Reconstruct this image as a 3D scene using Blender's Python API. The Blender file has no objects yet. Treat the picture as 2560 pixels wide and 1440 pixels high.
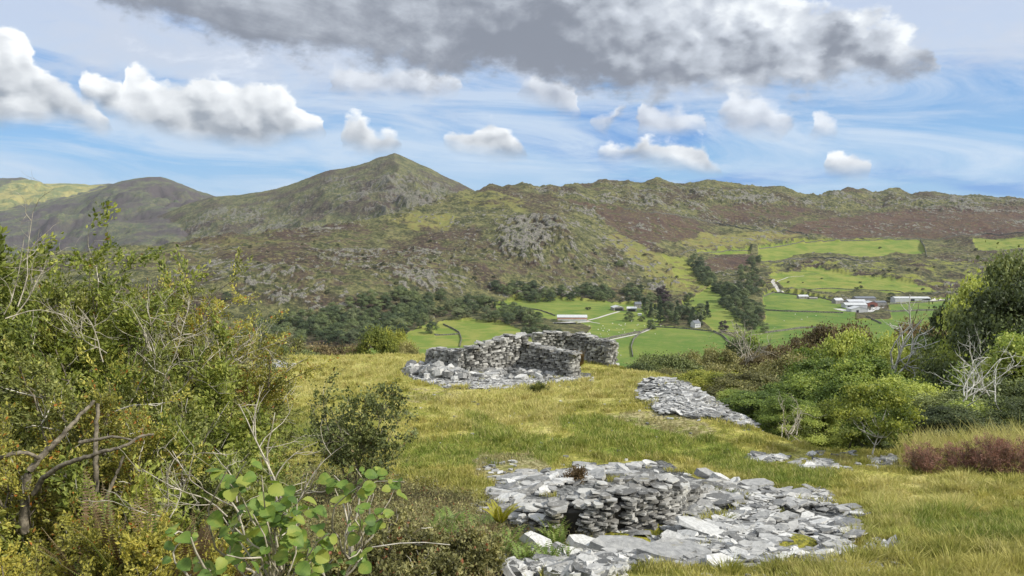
import bpy, math, random
import numpy as np
# ---------------------------------------------------------------- camera, world, sun, exposure
SC = bpy.context.scene
COL = SC.collection
F = 1934.0                      # focal length in pixels of a 2560 px wide picture
TP = 160.0 / F                  # tangent of the downward pitch
PITCH = math.atan(TP); CP, SP = math.cos(PITCH), math.sin(PITCH)
cam = bpy.data.cameras.new('camera'); camo = bpy.data.objects.new('camera', cam); COL.objects.link(camo)
cam.sensor_width = 36.0; cam.lens = 36.0 * F / 2560.0
cam.clip_start = 0.05; cam.clip_end = 40000.0
camo.location = (0, 0, 0); camo.rotation_euler = (math.radians(90) - PITCH, 0, 0)
SC.camera = camo
SC.view_settings.view_transform = 'Standard'; SC.view_settings.look = 'None'
SC.view_settings.gamma = 1.0; SC.view_settings.exposure = 0.48; SC.view_settings.use_curve_mapping = False
SC.cycles.max_bounces = 5; SC.cycles.diffuse_bounces = 2; SC.cycles.glossy_bounces = 1
SC.cycles.transmission_bounces = 2; SC.cycles.transparent_max_bounces = 4
SC.cycles.volume_bounces = 0
SC.cycles.sample_clamp_indirect = 4.0
SUN_AZ, SUN_EL = math.radians(110), math.radians(40)
sl = bpy.data.lights.new('sun', 'SUN'); slo = bpy.data.objects.new('sun', sl); COL.objects.link(slo)
sl.energy = 3.8; sl.angle = math.radians(2.5); sl.color = (1.0, 0.95, 0.86)
import mathutils
sd = mathutils.Vector((math.sin(SUN_AZ) * math.cos(SUN_EL), math.cos(SUN_AZ) * math.cos(SUN_EL), math.sin(SUN_EL)))
slo.rotation_euler = sd.to_track_quat('Z', 'Y').to_euler()
slo.location = (60, 20, 60)

def pxdir(px, py):
    a = (px - 1280.0) / F; b = (720.0 - py) / F
    x = a; y = CP + b * SP; z = -SP + b * CP
    return x, y, z
def unproj(px, py, Y):
    x, y, z = pxdir(np.asarray(px, float), np.asarray(py, float))
    return x / y * Y, Y + 0 * x, z / y * Y
def proj(x, y, z):
    zc = y * CP - z * SP; u = y * SP + z * CP
    zc = np.where(np.abs(zc) < 1e-6, 1e-6, zc)
    return 1280 + F * x / zc, 720 - F * u / zc
def azel(px, py):
    x, y, z = pxdir(px, py)
    return math.atan2(x, y), math.atan2(z, math.hypot(x, y))

# ---------------------------------------------------------------- node helper
class NT:
    def __init__(s, tree): s.t = tree; s.n = tree.nodes; s.l = tree.links
    def new(s, typ, **kw):
        n = s.n.new(typ)
        for k, v in kw.items(): setattr(n, k, v)
        return n
    def put(s, sock, v):
        if v is None: return
        if hasattr(v, 'is_linked') or isinstance(v, bpy.types.NodeSocket): s.l.new(v, sock)
        else:
            if isinstance(v, (tuple, list)) and len(v) == 3 and sock.type == 'RGBA': v = (*v, 1.0)
            sock.default_value = v
    def m(s, op, a, b=None, c=None, clamp=False):
        n = s.new('ShaderNodeMath', operation=op); n.use_clamp = clamp
        s.put(n.inputs[0], a); s.put(n.inputs[1], b); s.put(n.inputs[2], c); return n.outputs[0]
    def mix(s, fac, a, b, blend='MIX'):
        n = s.new('ShaderNodeMix', data_type='RGBA', blend_type=blend); n.clamp_factor = True
        s.put(n.inputs[0], fac); s.put(n.inputs[6], a); s.put(n.inputs[7], b); return n.outputs[2]
    def ss(s, v, lo, hi, a=0.0, b=1.0):
        n = s.new('ShaderNodeMapRange', interpolation_type='SMOOTHSTEP')
        s.put(n.inputs[0], v); s.put(n.inputs[1], lo); s.put(n.inputs[2], hi); s.put(n.inputs[3], a); s.put(n.inputs[4], b)
        return n.outputs[0]
    def lin(s, v, lo, hi, a=0.0, b=1.0):
        n = s.new('ShaderNodeMapRange'); 
        s.put(n.inputs[0], v); s.put(n.inputs[1], lo); s.put(n.inputs[2], hi); s.put(n.inputs[3], a); s.put(n.inputs[4], b)
        return n.outputs[0]
    def noise(s, vec, scale, detail=3, rough=0.55, dist=0.0, dim='3D', color=False):
        n = s.new('ShaderNodeTexNoise', noise_dimensions=dim)
        s.put(n.inputs['Vector'], vec); n.inputs['Scale'].default_value = scale
        n.inputs['Detail'].default_value = detail; n.inputs['Roughness'].default_value = rough
        n.inputs['Distortion'].default_value = dist
        return n.outputs['Color' if color else 'Fac']
    def comb(s, x, y, z):
        n = s.new('ShaderNodeCombineXYZ'); s.put(n.inputs[0], x); s.put(n.inputs[1], y); s.put(n.inputs[2], z); return n.outputs[0]
    def sep(s, v):
        n = s.new('ShaderNodeSeparateXYZ'); s.put(n.inputs[0], v); return n.outputs
    def curve(s, v, pts):
        n = s.new('ShaderNodeFloatCurve'); c = n.mapping.curves[0]
        n.mapping.use_clip = False
        while len(c.points) > 2: c.points.remove(c.points[-1])
        c.points[0].location = pts[0]; c.points[1].location = pts[-1]
        for p in pts[1:-1]: c.points.new(*p)
        for p in c.points: p.handle_type = 'VECTOR'
        n.mapping.update(); s.put(n.inputs[1], v); return n.outputs[0]

# ---------------------------------------------------------------- sky
w = bpy.data.worlds.new('World'); SC.world = w; w.use_nodes = True
N = NT(w.node_tree); N.n.clear()
tc = N.new('ShaderNodeTexCoord')
sx, sy, sz = N.sep(tc.outputs['Generated'])
AZ = N.m('ARCTAN2', sx, sy)
EL = N.m('ARCTANGENT', N.m('DIVIDE', sz, N.m('SQRT', N.m('ADD', N.m('MULTIPLY', sx, sx), N.m('MULTIPLY', sy, sy)))))
P = N.comb(AZ, N.m('MULTIPLY', EL, 1.5), 0.0)
sky = N.new('ShaderNodeTexSky', sky_type='NISHITA'); sky.sun_disc = False
sky.sun_elevation = SUN_EL; sky.sun_rotation = SUN_AZ; sky.altitude = 200; sky.air_density = 1.0; sky.dust_density = 0.4; sky.ozone_density = 2.0
skyc = N.mix(1.0, sky.outputs[0], (0.080, 0.086, 0.100), 'MULTIPLY')
wcol = N.noise(P, 16.0, 9, 0.60, color=True)           # turbulence that billows the cloud outlines
wx, wy, wz = N.sep(wcol)
def vor(vec, scale):
    n = N.new('ShaderNodeTexVoronoi', feature='SMOOTH_F1', voronoi_dimensions='2D'); N.put(n.inputs['Vector'], vec); n.inputs['Scale'].default_value = scale
    n.inputs['Smoothness'].default_value = 0.35; n.inputs['Randomness'].default_value = 1.0; return n.outputs['Distance']
def billow(az, el):
    q = N.comb(N.m('MULTIPLY_ADD', N.m('SUBTRACT', wx, 0.5), 0.05, az), N.m('MULTIPLY_ADD', N.m('SUBTRACT', wy, 0.5), 0.06, N.m('MULTIPLY', el, 1.25)), 0.0)
    v = N.m('ADD', N.m('MULTIPLY', vor(q, 17.0), 1.0), N.m('MULTIPLY', vor(q, 42.0), 0.5))
    return N.m('SUBTRACT', 0.78, v)
BIL = billow(AZ, EL)
BIL2 = billow(N.m('ADD', AZ, 0.010), N.m('ADD', EL, 0.013))
RELIEF = N.m('MULTIPLY', N.m('SUBTRACT', BIL, BIL2), 1.0)
def warp(amt, k=1.0):
    a = N.m('MULTIPLY_ADD', N.m('SUBTRACT', wx, 0.5), amt, AZ)
    e = N.m('MULTIPLY_ADD', N.m('SUBTRACT', wy, 0.5), amt * k, EL)
    return a, e
A0, A1 = -0.72, 0.72
E0, E1 = -0.1, 0.9
def mk(pts):
    q = []
    for px, py in pts:
        a, e = azel(px, py); q.append((min(1, max(0, (a - A0) / (A1 - A0))), min(1, max(0, (e - E0) / (E1 - E0)))))
    q.sort(); out = [q[0]]
    for p in q[1:]:
        if p[0] > out[-1][0] + 1e-4: out.append(p)
    if out[0][0] > 0: out.insert(0, (0, out[0][1]))
    if out[-1][0] < 1: out.append((1, out[-1][1]))
    return out
def layer(groups, amt, k=1.0):
    """groups: list of (top outline, base outline) in one row of clouds; returns coverage distance and height in cloud"""
    top, base = [], []
    for t, b in groups:
        x0, x1 = t[0][0], t[-1][0]
        top += [(x0 - 10, t[0][1] + 90)] + t + [(x1 + 10, t[-1][1] + 90)]
        base += [(x0 - 10, b[0][1] - 60)] + b + [(x1 + 10, b[-1][1] - 60)]
    a, e = warp(amt, k)
    u = N.lin(a, A0, A1)
    T = N.lin(N.curve(u, mk(top)), 0, 1, E0, E1); B = N.lin(N.curve(u, mk(base)), 0, 1, E0, E1)
    return N.m('SUBTRACT', T, e), N.m('SUBTRACT', e, B), a, e
# thin high veil
vq = N.comb(N.m('MULTIPLY_ADD', EL, 1.2, N.m('MULTIPLY', AZ, 1.6)), N.m('MULTIPLY', EL, 7.5), 3.0)
veil = N.noise(vq, 2.3, 9, 0.66, 0.9)
gap1 = N.curve(N.lin(EL, E0, E1), [(0, .3), (0.10, .38), (0.15, .42), (0.19, 0.66), (0.24, 0.56), (0.29, .74), (0.36, .78), (0.5, .66), (1, .6)])
rightbias = N.m('ADD', N.lin(AZ, -0.2, 0.5, 0.12, -0.04), N.m('MULTIPLY', N.ss(AZ, 0.0, 0.3, 0.0, -0.30), N.ss(EL, 0.13, 0.20, 1.0, 0.0)))
rtop = N.m('MULTIPLY', N.ss(AZ, 0.25, 0.5), N.ss(EL, 0.12, 0.26, 0.0, 0.8))
vamt = N.m('ADD', N.m('ADD', N.m('MULTIPLY', N.m('SUBTRACT', veil, 0.5), 4.6), N.m('ADD', gap1, rightbias)), rtop, clamp=True)
blue = N.mix(N.ss(EL, 0.02, 0.30), (0.11, 0.33, 0.60), (0.090, 0.21, 0.48))
blue = N.mix(0.3, blue, skyc)
deep = N.ss(N.noise(vq, 1.7, 4, 0.5, 0.4), 0.5, 0.62)
blue = N.mix(N.m('MULTIPLY', N.m('MULTIPLY', deep, N.ss(AZ, -0.15, 0.1)), 0.8), blue, (0.050, 0.205, 0.52))
veilc = N.mix(N.ss(EL, 0.03, 0.3), (0.43, 0.54, 0.66), (0.42, 0.48, 0.60))
col = N.mix(N.m('MULTIPLY', vamt, 0.92), blue, veilc)
alto = N.noise(N.comb(AZ, N.m('MULTIPLY', EL, 2.4), 11.0), 5.5, 10, 0.64, 0.4)
af = N.m('MULTIPLY', N.ss(alto, 0.40, 0.58), N.m('MULTIPLY', N.ss(EL, 0.10, 0.20), 0.80))
col = N.mix(af, col, N.mix(N.ss(alto, 0.55, 0.72), (0.44, 0.49, 0.58), (0.70, 0.73, 0.78)))
fine = N.noise(P, 26.0, 8, 0.66)
med = N.noise(N.comb(AZ, N.m('MULTIPLY', EL, 1.8), 7.0), 7.0, 8, 0.58, 0.3)
def cloud(col, groups, amt, crisp, soft, dark, lite, k=0.8, gain=1.0, tshift=0.0, op=1.0):
    dt, db, a, e = layer(groups, amt, k)
    dt = N.m('ADD', dt, N.m('ADD', N.m('MULTIPLY', BIL, 0.026), N.m('MULTIPLY', N.m('SUBTRACT', fine, 0.5), 0.022)))
    cov = N.m('MULTIPLY', N.ss(dt, 0.0, crisp), N.ss(db, -soft * .5, soft * .5))
    cov = N.m('MULTIPLY', cov, op)
    h = N.m('DIVIDE', db, N.m('MAXIMUM', N.m('ADD', dt, db), 0.01))
    h = N.m('ADD', N.m('MULTIPLY', h, gain), N.m('MULTIPLY', N.m('SUBTRACT', med, 0.5), 1.0))
    h = N.m('ADD', h, N.m('ADD', N.m('MULTIPLY', N.m('SUBTRACT', fine, 0.5), 0.3), N.m('MULTIPLY', RELIEF, 1.1)))
    rim = N.ss(dt, 0.0, 0.02, 0.18, 0.0)
    h = N.m('ADD', N.m('ADD', h, rim), tshift)
    c = N.mix(N.m('POWER', N.lin(h, -0.12, 1.15), 0.9), dark, lite)
    return N.mix(cov, col, c)
# soft low row
col = cloud(col, [([(815,165),(900,155),(1000,160),(1080,165),(1150,185)], [(815,215),(900,232),(1000,238),(1080,230),(1150,215)]),
                  ([(1300,225),(1340,195),(1390,190),(1440,205),(1490,205),(1540,225),(1553,245)], [(1300,235),(1340,255),(1400,272),(1470,275),(1540,270),(1553,255)]),
                  ([(1490,300),(1520,275),(1590,258),(1640,262),(1700,275),(1770,290)], [(1490,308),(1520,325),(1590,330),(1640,330),(1700,330),(1770,310)]),
                  ([(1790,270),(1830,232),(1880,232),(1920,255),(1960,285),(2000,318)], [(1790,285),(1830,315),(1880,332),(1920,330),(1960,330),(2000,326)]),
                  ([(2010,300),(2040,280),(2070,282),(2105,312)], [(2010,310),(2040,325),(2070,326),(2105,320)])],
            0.045, 0.014, 0.026, (0.30, 0.33, 0.39), (0.66, 0.69, 0.73), tshift=0.0, op=0.9)
# first heap at the left edge
col = cloud(col, [([(-330,200),(-200,60),(-60,50),(20,62),(70,90),(100,150),(150,195),(200,235),(250,265),(275,300)],
                   [(-330,290),(-200,300),(-60,305),(20,306),(90,302),(140,285),(200,300),(250,318),(275,316)])],
            0.032, 0.010, 0.028, (0.25, 0.28, 0.32), (0.76, 0.78, 0.79), tshift=0.06)
col = cloud(col, [([(205,190),(250,193),(285,215),(302,232),(312,172),(345,165),(390,182),(440,190),(500,192),(560,192),(620,206),(660,212),(700,208),(740,240),(780,272),(808,312)],
                   [(205,240),(250,262),(285,285),(302,292),(325,305),(390,320),(440,335),(500,345),(560,352),(620,355),(660,350),(700,345),(740,335),(780,332),(808,326)]),
                  ([(850,335),(862,308),(900,300),(930,322),(960,322),(985,325),(1003,345)], [(850,345),(862,352),(900,365),(930,372),(960,372),(985,365),(1003,352)]),
                  ([(1113,335),(1130,310),(1190,312),(1225,300),(1260,320),(1275,345),(1320,372)], [(1113,345),(1130,358),(1190,378),(1225,385),(1260,388),(1275,388),(1320,382)]),
                  ([(1492,362),(1520,346),(1590,356),(1630,366),(1690,354),(1750,358),(1780,390),(1810,412)], [(1492,375),(1520,385),(1590,392),(1630,400),(1690,412),(1750,425),(1780,425),(1810,420)]),
                  ([(2058,400),(2075,386),(2110,388),(2140,390),(2170,405)], [(2058,412),(2075,425),(2110,432),(2140,432),(2170,425)])],
            0.028, 0.009, 0.026, (0.25, 0.28, 0.32), (0.76, 0.78, 0.79), tshift=0.04)
# the large grey bank overhead
bank = [([(230,0),(260,-140),(330,-560),(1750,-560),(1900,-170),(1960,-40),(2050,5),(2150,22),(2250,48),(2300,92),(2330,130),(2345,165)],
         [(230,10),(260,20),(330,25),(420,50),(560,105),(700,118),(850,150),(1000,160),(1100,188),(1200,172),(1300,178),(1400,200),(1500,212),(1600,216),(1680,232),(1800,222),(1950,232),(2100,205),(2200,188),(2300,172),(2345,168)])]
dt, db, a, e = layer(bank, 0.10, 0.8)
fin2 = N.m('MULTIPLY', N.m('SUBTRACT', fine, 0.5), 0.05)
dt = N.m('ADD', dt, fin2); db = N.m('ADD', db, fin2)
cov = N.m('MULTIPLY', N.ss(dt, -0.004, 0.014), N.ss(db, -0.016, 0.016))
big = N.noise(N.comb(AZ, N.m('MULTIPLY', EL, 1.9), 1.3), 2.7, 11, 0.62, 0.5)
lit = N.m('MULTIPLY_ADD', N.m('SUBTRACT', big, 0.5), 3.2, N.lin(db, 0.0, 0.16, -0.22, 0.50))
lit = N.m('ADD', lit, N.m('ADD', N.ss(AZ, -0.05, 0.40, -0.10, 0.40), N.m('MULTIPLY', N.m('SUBTRACT', fine, 0.5), 0.45)))
lit = N.m('ADD', lit, N.m('ADD', N.ss(dt, 0.0, 0.05, 0.45, 0.0), N.m('MULTIPLY', RELIEF, N.ss(AZ, -0.2, 0.35, 0.15, 0.9))))
bc = N.mix(N.ss(lit, -0.30, 0.70), (0.180, 0.200, 0.240), (0.45, 0.485, 0.54))
bc = N.mix(N.ss(lit, 0.45, 1.25), bc, (0.72, 0.75, 0.77))
col = N.mix(cov, col, bc)
# everywhere outside the part of the sky in view: unseen broken cloud, brightened to lift the shadows
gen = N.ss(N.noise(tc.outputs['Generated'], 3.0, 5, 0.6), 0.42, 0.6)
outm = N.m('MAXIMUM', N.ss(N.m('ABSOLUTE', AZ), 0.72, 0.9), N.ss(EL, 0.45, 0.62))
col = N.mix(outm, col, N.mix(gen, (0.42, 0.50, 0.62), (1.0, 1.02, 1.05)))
col = N.mix(N.ss(EL, -0.03, 0.0, 1.0, 0.0), col, (0.08, 0.09, 0.06))
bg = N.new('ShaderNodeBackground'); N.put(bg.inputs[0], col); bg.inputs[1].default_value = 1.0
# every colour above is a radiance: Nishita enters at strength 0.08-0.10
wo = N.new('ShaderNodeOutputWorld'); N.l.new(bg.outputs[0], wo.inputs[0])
w.cycles.sampling_method = 'MANUAL'; w.cycles.sample_map_resolution = 512
# ---------------------------------------------------------------- numpy noise and small helpers
def _hash(ix, iy, seed):
    h = (ix.astype(np.int64) * 374761393 + iy.astype(np.int64) * 668265263 + seed * 982451653) & 0xffffffff
    h = ((h ^ (h >> 13)) * 1274126177) & 0xffffffff
    return (h ^ (h >> 16)) & 0xffffffff
def perlin(x, y, seed=0):
    x = np.asarray(x, float); y = np.asarray(y, float)
    xi = np.floor(x).astype(np.int64); yi = np.floor(y).astype(np.int64); xf = x - xi; yf = y - yi
    def g(dx, dy):
        a = _hash(xi + dx, yi + dy, seed) * (2 * math.pi / 4294967296.0)
        return np.cos(a) * (xf - dx) + np.sin(a) * (yf - dy)
    u = xf * xf * xf * (xf * (xf * 6 - 15) + 10); v = yf * yf * yf * (yf * (yf * 6 - 15) + 10)
    n0 = g(0, 0); n0 = n0 + u * (g(1, 0) - n0); n1 = g(0, 1); n1 = n1 + u * (g(1, 1) - n1)
    return (n0 + v * (n1 - n0)) * 1.5
def fbm(x, y, wl, octv=4, seed=0, gain=0.5):
    s = 0; a = 1.0; t = 0; f = 1.0 / wl
    for k in range(octv):
        s = s + a * perlin(x * f + 17.3 * k, y * f - 9.1 * k, seed + k); t += a; a *= gain; f *= 2.03
    return s / t
def ridged(x, y, wl, octv=4, seed=0, gain=0.5):
    s = 0; a = 1.0; t = 0; f = 1.0 / wl
    for k in range(octv):
        s = s + a * (1 - 2 * np.abs(perlin(x * f + 5.7 * k, y * f + 3.1 * k, seed + k))); t += a; a *= gain; f *= 2.03
    return s / t
def sstep(x, a, b):
    t = np.clip((x - a) / (b - a), 0, 1); return t * t * (3 - 2 * t)

# ---------------------------------------------------------------- shape of the land
def col_s(px): return (np.asarray(px, float) - 1280.0) / F
PXK = np.array([-900,-500, 0, 300, 540, 700, 850, 1000, 1150, 1280, 1400, 1500, 1650, 1800, 1950, 2100, 2250, 2400, 2560, 3400], float)
def line(pys, Ys):
    pys = np.array(pys, float); Ys = np.array(Ys, float)
    x, y, z = unproj(PXK, pys, Ys); return x / Ys, Ys, z
LN = [
 line([850,850,850,845,840,832,815,800,780,755,745,742,740,735,732,741,740,738,735,735], [820,820,820,830,850,870,905,960,1040,1160,1220,1250,1280,1300,1310,1270,1270,1280,1300,1300]),
 line([740,740,735,700,690,690,690,690,690,690,700,690,680,670,680,690,695,695,690,690], [1100,1100,1090,1080,1060,1050,1090,1120,1200,1300,1330,1360,1450,1520,1520,1480,1450,1450,1450,1450]),
 line([680,680,665,645,640,630,620,615,610,600,592,625,618,612,608,602,598,595,585,585], [1300,1300,1280,1260,1250,1280,1330,1380,1400,1430,1460,1500,1620,1780,1850,1880,1900,1880,1850,1850]),
 line([655,655,645,634,620,605,590,570,545,530,530,560,558,560,560,560,555,550,550,550], [1400,1400,1400,1400,1400,1420,1460,1520,1620,1680,1720,1750,1850,2050,2100,2150,2150,2150,2150,2150]),
]
RPX = np.array([-900,-400,100,380,540,700,850,934,1000,1051,1120,1189,1230,1256,1272,1300,1332,1350,1375,1400,1420,1442,1460,1480,1500,1515,1530,1550,1568,1600,1620,1638,1655,1680,1700,1722,1745,1763,1780,1815,1850,1880,1905,1935,1965,1990,2035,2060,2080,2125,2150,2175,2200,2215,2232,2245,2275,2310,2340,2370,2400,2420,2450,2475,2500,2530,2560,3000,3400], float)
RPY = np.array([650,645,640,622,605,585,566,548,538,528,500,479,470,468,461,466,470,474,469,473,470,464,466,462,455,453,458,461,455,462,455,449,455,460,463,461,455,453,457,460,461,468,472,472,478,489,496,490,480,477,480,486,487,480,479,481,490,484,486,488,490,488,493,493,497,495,500,500,500], float)
RY = np.interp(RPX, [-900,540,700,850,934,1051,1189,1272,1400,1500,1700,2000,2200,2560,3400], [1500,1500,1500,1550,1600,1700,1900,2000,2150,2350,2450,2500,2700,2800,2800])
def zof(px, py, Y): return unproj(px, py, Y)[2]
RS = col_s(RPX); RZ = zof(RPX, RPY, RY)
# distant fells: ridge outlines with their own distances
RB = (np.array([-900,0,134,285,369,460,537,600,650,700,760,800,830,870,900,930,950,970,990,1005,1030,1055,1080,1105,1130,1150,1165,1189,1250,1400,1700,3400], float),
      np.array([650,640,622,588,551,515,491,489,482,471,450,436,425,417,410,402,395,391,384,391,402,414,424,437,449,458,466,481,515,570,640,660], float), 3200.0)
RC = (np.array([-900,-300,0,60,100,160,215,250,285,320,345,380,410,425,440,460,480,500,520,537,600,700,3400], float),
      np.array([590,560,524,520,514,497,484,472,460,451,446,443,443,447,453,462,472,480,484,490,512,550,640], float), 4400.0)
RD = (np.array([-900,-300,0,60,75,90,110,160,200,230,285,400,560,3400], float),
      np.array([470,452,448,445,448,455,461,458,461,464,460,480,540,640], float), 6200.0)
def sinterp(s, S, V): return np.interp(s, S, V)
def smax(a, b, k):
    h = np.clip(0.5 + 0.5 * (a - b) / k, 0, 1); return b + (a - b) * h + k * h * (1 - h)
PLAT = [(-70,-90),(70,-90),(70,16),(30,20.5),(20,22.5),(14.5,23.2),(11,23.3),(9.2,24.0),(8.1,26),(7.8,29),(7.3,34),(6.6,39),(5.4,44),(3.6,46.8),(-6,48),(-13,47.5),(-20,42),(-25,28),(-34,12),(-70,6)]
def plat_dist(x, y):
    d2 = np.full(np.shape(x), 1e18); ins = np.zeros(np.shape(x), bool); n = len(PLAT)
    for i in range(n):
        x0, y0 = PLAT[i]; x1, y1 = PLAT[(i + 1) % n]; ex, ey = x1 - x0, y1 - y0
        t = np.clip(((x - x0) * ex + (y - y0) * ey) / (ex * ex + ey * ey), 0, 1)
        d2 = np.minimum(d2, (x - x0 - t * ex) ** 2 + (y - y0 - t * ey) ** 2)
        if y0 != y1: ins ^= ((y < y0) != (y < y1)) & (x < ex * (y - y0) / ey + x0)
    return np.where(ins, -1, 1) * np.sqrt(d2)
PILES = [(2.2, 12.6, 2.2, 1.2, .10, .2), (5.0, 14.7, 1.6, 1.0, .30, -.1), (6.9, 31.5, 1.3, 5.2, .50, 0.0), (6.5, 36.0, 1.4, 2.5, .35, 0.0)]
def knoll(x, y):
    """the spur the picture is taken from: a slope falling away from the camera on to a flat top with steep edges"""
    t = np.interp(y, [-60,-20,-5,0,4,9.5,15,22,36,46,60], [16,3.5,-.5,-1.6,-2.75,-4.35,-5.75,-6.75,-7.45,-7.95,-8.6])
    d = plat_dist(x, y)
    z = t - np.interp(d, [-2, 0, 2, 5, 30, 120, 300, 450], [0, .12, .9, 3, 17, 40, 88, 112])
    for cx, cy, rx, ry, h, _ in PILES:
        z = z + h * np.exp(-((x - cx) / rx) ** 2 - ((y - cy) / ry) ** 2)
    return z
def land_base(x, y):
    s = x / np.maximum(y, 40.0)
    Y = y
    j1 = fbm(x, y, 260, 4, 201)
    zl = np.full(np.shape(x), -118.0)
    Yk = [np.full(np.shape(x), 600.0)]; Zk = [np.full(np.shape(x), -118.0)]
    for S, YY, Z in LN:
        Yk.append(sinterp(s, S, YY)); Zk.append(sinterp(s, S, Z))
    yr = sinterp(s, RS, RY); zr = sinterp(s, RS, RZ)
    Yk += [yr, yr + 500, yr + 4000]; Zk += [zr, zr - 130, zr - 420]
    for k in range(len(Yk) - 1):
        a, b = Yk[k], Yk[k + 1]; t = np.clip((Y - a) / (b - a), 0, 1)
        zz = Zk[k] + (Zk[k + 1] - Zk[k]) * t
        zl = np.where(Y >= a, zz, zl)
    zl = np.maximum(zl, -150)
    lay = np.zeros(np.shape(x), int)
    for i, ((P_, Q_, YR), kf) in enumerate(((RB, .30), (RC, .19), (RD, .17))):
        d = YR - Y
        sj = s + j1 * .09 * sstep(np.abs(d), 30, 700)
        zr = sinterp(sj, col_s(P_), zof(P_, Q_, YR))
        zz = np.where(d > 0, zr - kf * d, zr + .3 * d)
        lay = np.where(zz > zl, i + 1, lay); zl = np.maximum(zl, zz)
    return zl, lay
# ------- regions of the land, drawn as map outlines (picture pixels where each is seen)
MW, MH = 1280, 720
def poly_mask(polys, blur=2):
    gx, gy = np.meshgrid(np.arange(MW) * 2 + 1.0, np.arange(MH) * 2 + 1.0)
    out = np.zeros((MH, MW))
    for wgt, pts in polys:
        ins = np.zeros((MH, MW), bool); n = len(pts)
        for i in range(n):
            x0, y0 = pts[i]; x1, y1 = pts[(i + 1) % n]
            if y0 == y1: continue
            c = ((gy < y0) != (gy < y1)) & (gx < (x1 - x0) * (gy - y0) / (y1 - y0) + x0)
            ins ^= c
        out = np.where(ins, np.maximum(out, wgt) if wgt > 0 else 0, out)
    for _ in range(blur):
        p = np.pad(out, 1, mode='edge'); out = (p[1:-1,1:-1] * 2 + p[:-2,1:-1] + p[2:,1:-1] + p[1:-1,:-2] + p[1:-1,2:]) / 6
    return out
def samp(mask, px, py):
    u = np.clip(px / 2 - .5, 0, MW - 1.001); v = np.clip(py / 2 - .5, 0, MH - 1.001)
    i = u.astype(int); j = v.astype(int); fu = u - i; fv = v - j
    i1 = np.minimum(i + 1, MW - 1); j1 = np.minimum(j + 1, MH - 1)
    return (mask[j, i] * (1-fu) + mask[j, i1] * fu) * (1-fv) + (mask[j1, i] * (1-fu) + mask[j1, i1] * fu) * fv
PASTURE = poly_mask([
 (.70, [(960,900),(1000,850),(1020,835),(1110,803),(1180,800),(1250,806),(1300,822),(1350,845),(1420,872),(1540,868),(1540,960),(960,960)]),
 (.85, [(1230,765),(1290,750),(1380,748),(1480,752),(1540,758),(1640,768),(1665,800),(1640,815),(1600,832),(1540,853),(1420,860),(1400,842),(1460,838),(1480,820),(1450,808),(1380,800),(1250,790)]),
 (1.0, [(1535,960),(1535,853),(1600,833),(1640,813),(1720,820),(1800,828),(1850,850),(1900,880),(1900,960)]),
 (.95, [(1905,742),(1930,731),(2000,738),(2080,750),(2140,775),(2140,800),(2330,795),(2480,775),(2700,775),(2700,920),(1840,920),(1870,830),(1915,800)]),
 (.95, [(2220,757),(2330,752),(2440,738),(2560,735),(2700,760),(2560,800),(2230,800)]),
 (.75, [(1898,654),(1893,622),(1990,608),(2100,603),(2300,600),(2316,640),(2230,648),(2180,655),(2080,645),(2020,644),(1960,652)]),
 (.7, [(1740,632),(1880,624),(1876,640),(1740,643)]),
 (.55, [(2430,598),(2700,585),(2700,622),(2440,628)]),
 (.6, [(1920,688),(2040,672),(2130,690),(2240,700),(2330,718),(2330,733),(2100,735),(1960,728)]),
 (.8, [(1700,765),(1730,742),(1785,712),(1815,730),(1812,765),(1860,800),(1870,830),(1790,830),(1740,790)]),

 (.45, [(1650,640),(1720,650),(1760,700),(1780,715),(1730,735),(1690,700)]),
 (.30, [(1900,600),(2000,665),(2700,650),(2700,735),(1900,735)]),
], 2)
BRACKEN = poly_mask([
 (.95, [(1945,590),(2010,560),(2100,545),(2300,522),(2700,520),(2700,585),(2320,597),(2100,602)]),
 (.75, [(1385,505),(1480,545),(1560,600),(1610,625),(1700,612),(1760,592),(1740,560),(1640,535),(1520,520)]),
 (.7, [(1690,520),(1900,515),(2060,530),(1960,560),(1860,560),(1760,545)]),
 (.42, [(900,640),(1180,560),(1300,660),(1560,640),(1600,700),(1400,720),(1200,700),(900,740),(600,760),(560,700),(700,640)]),
 (.8, [(1740,655),(1870,645),(1880,660),(1800,690),(1740,675)]),
 (.45, [(380,650),(560,600),(850,560),(1000,560),(850,640),(560,680)]),
], 6)
STRAW_SUN = poly_mask([
 (.8, [(1700,600),(1760,590),(1850,588),(1990,580),(2010,600),(1900,622),(1780,628),(1700,632)]),
 (.75, [(1540,590),(1640,640),(1740,660),(1790,712),(1740,735),(1640,715),(1580,660),(1500,600)]),
 (.7, [(960,548),(1050,538),(1150,545),(1120,570),(1000,575)]),
 (.55, [(1130,505),(1220,480),(1300,500),(1330,540),(1200,530)]),
 (.55, [(300,660),(420,620),(620,605),(760,610),(620,650),(400,680)]),
 (.5, [(1560,720),(1700,700),(1800,725),(1700,745),(1560,740)]),
 (.8, [(0,470),(60,450),(240,462),(280,465),(200,490),(60,520),(0,530)]),  # farthest left fell: its sunlit look is painted into the grass colour
], 5)
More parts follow.
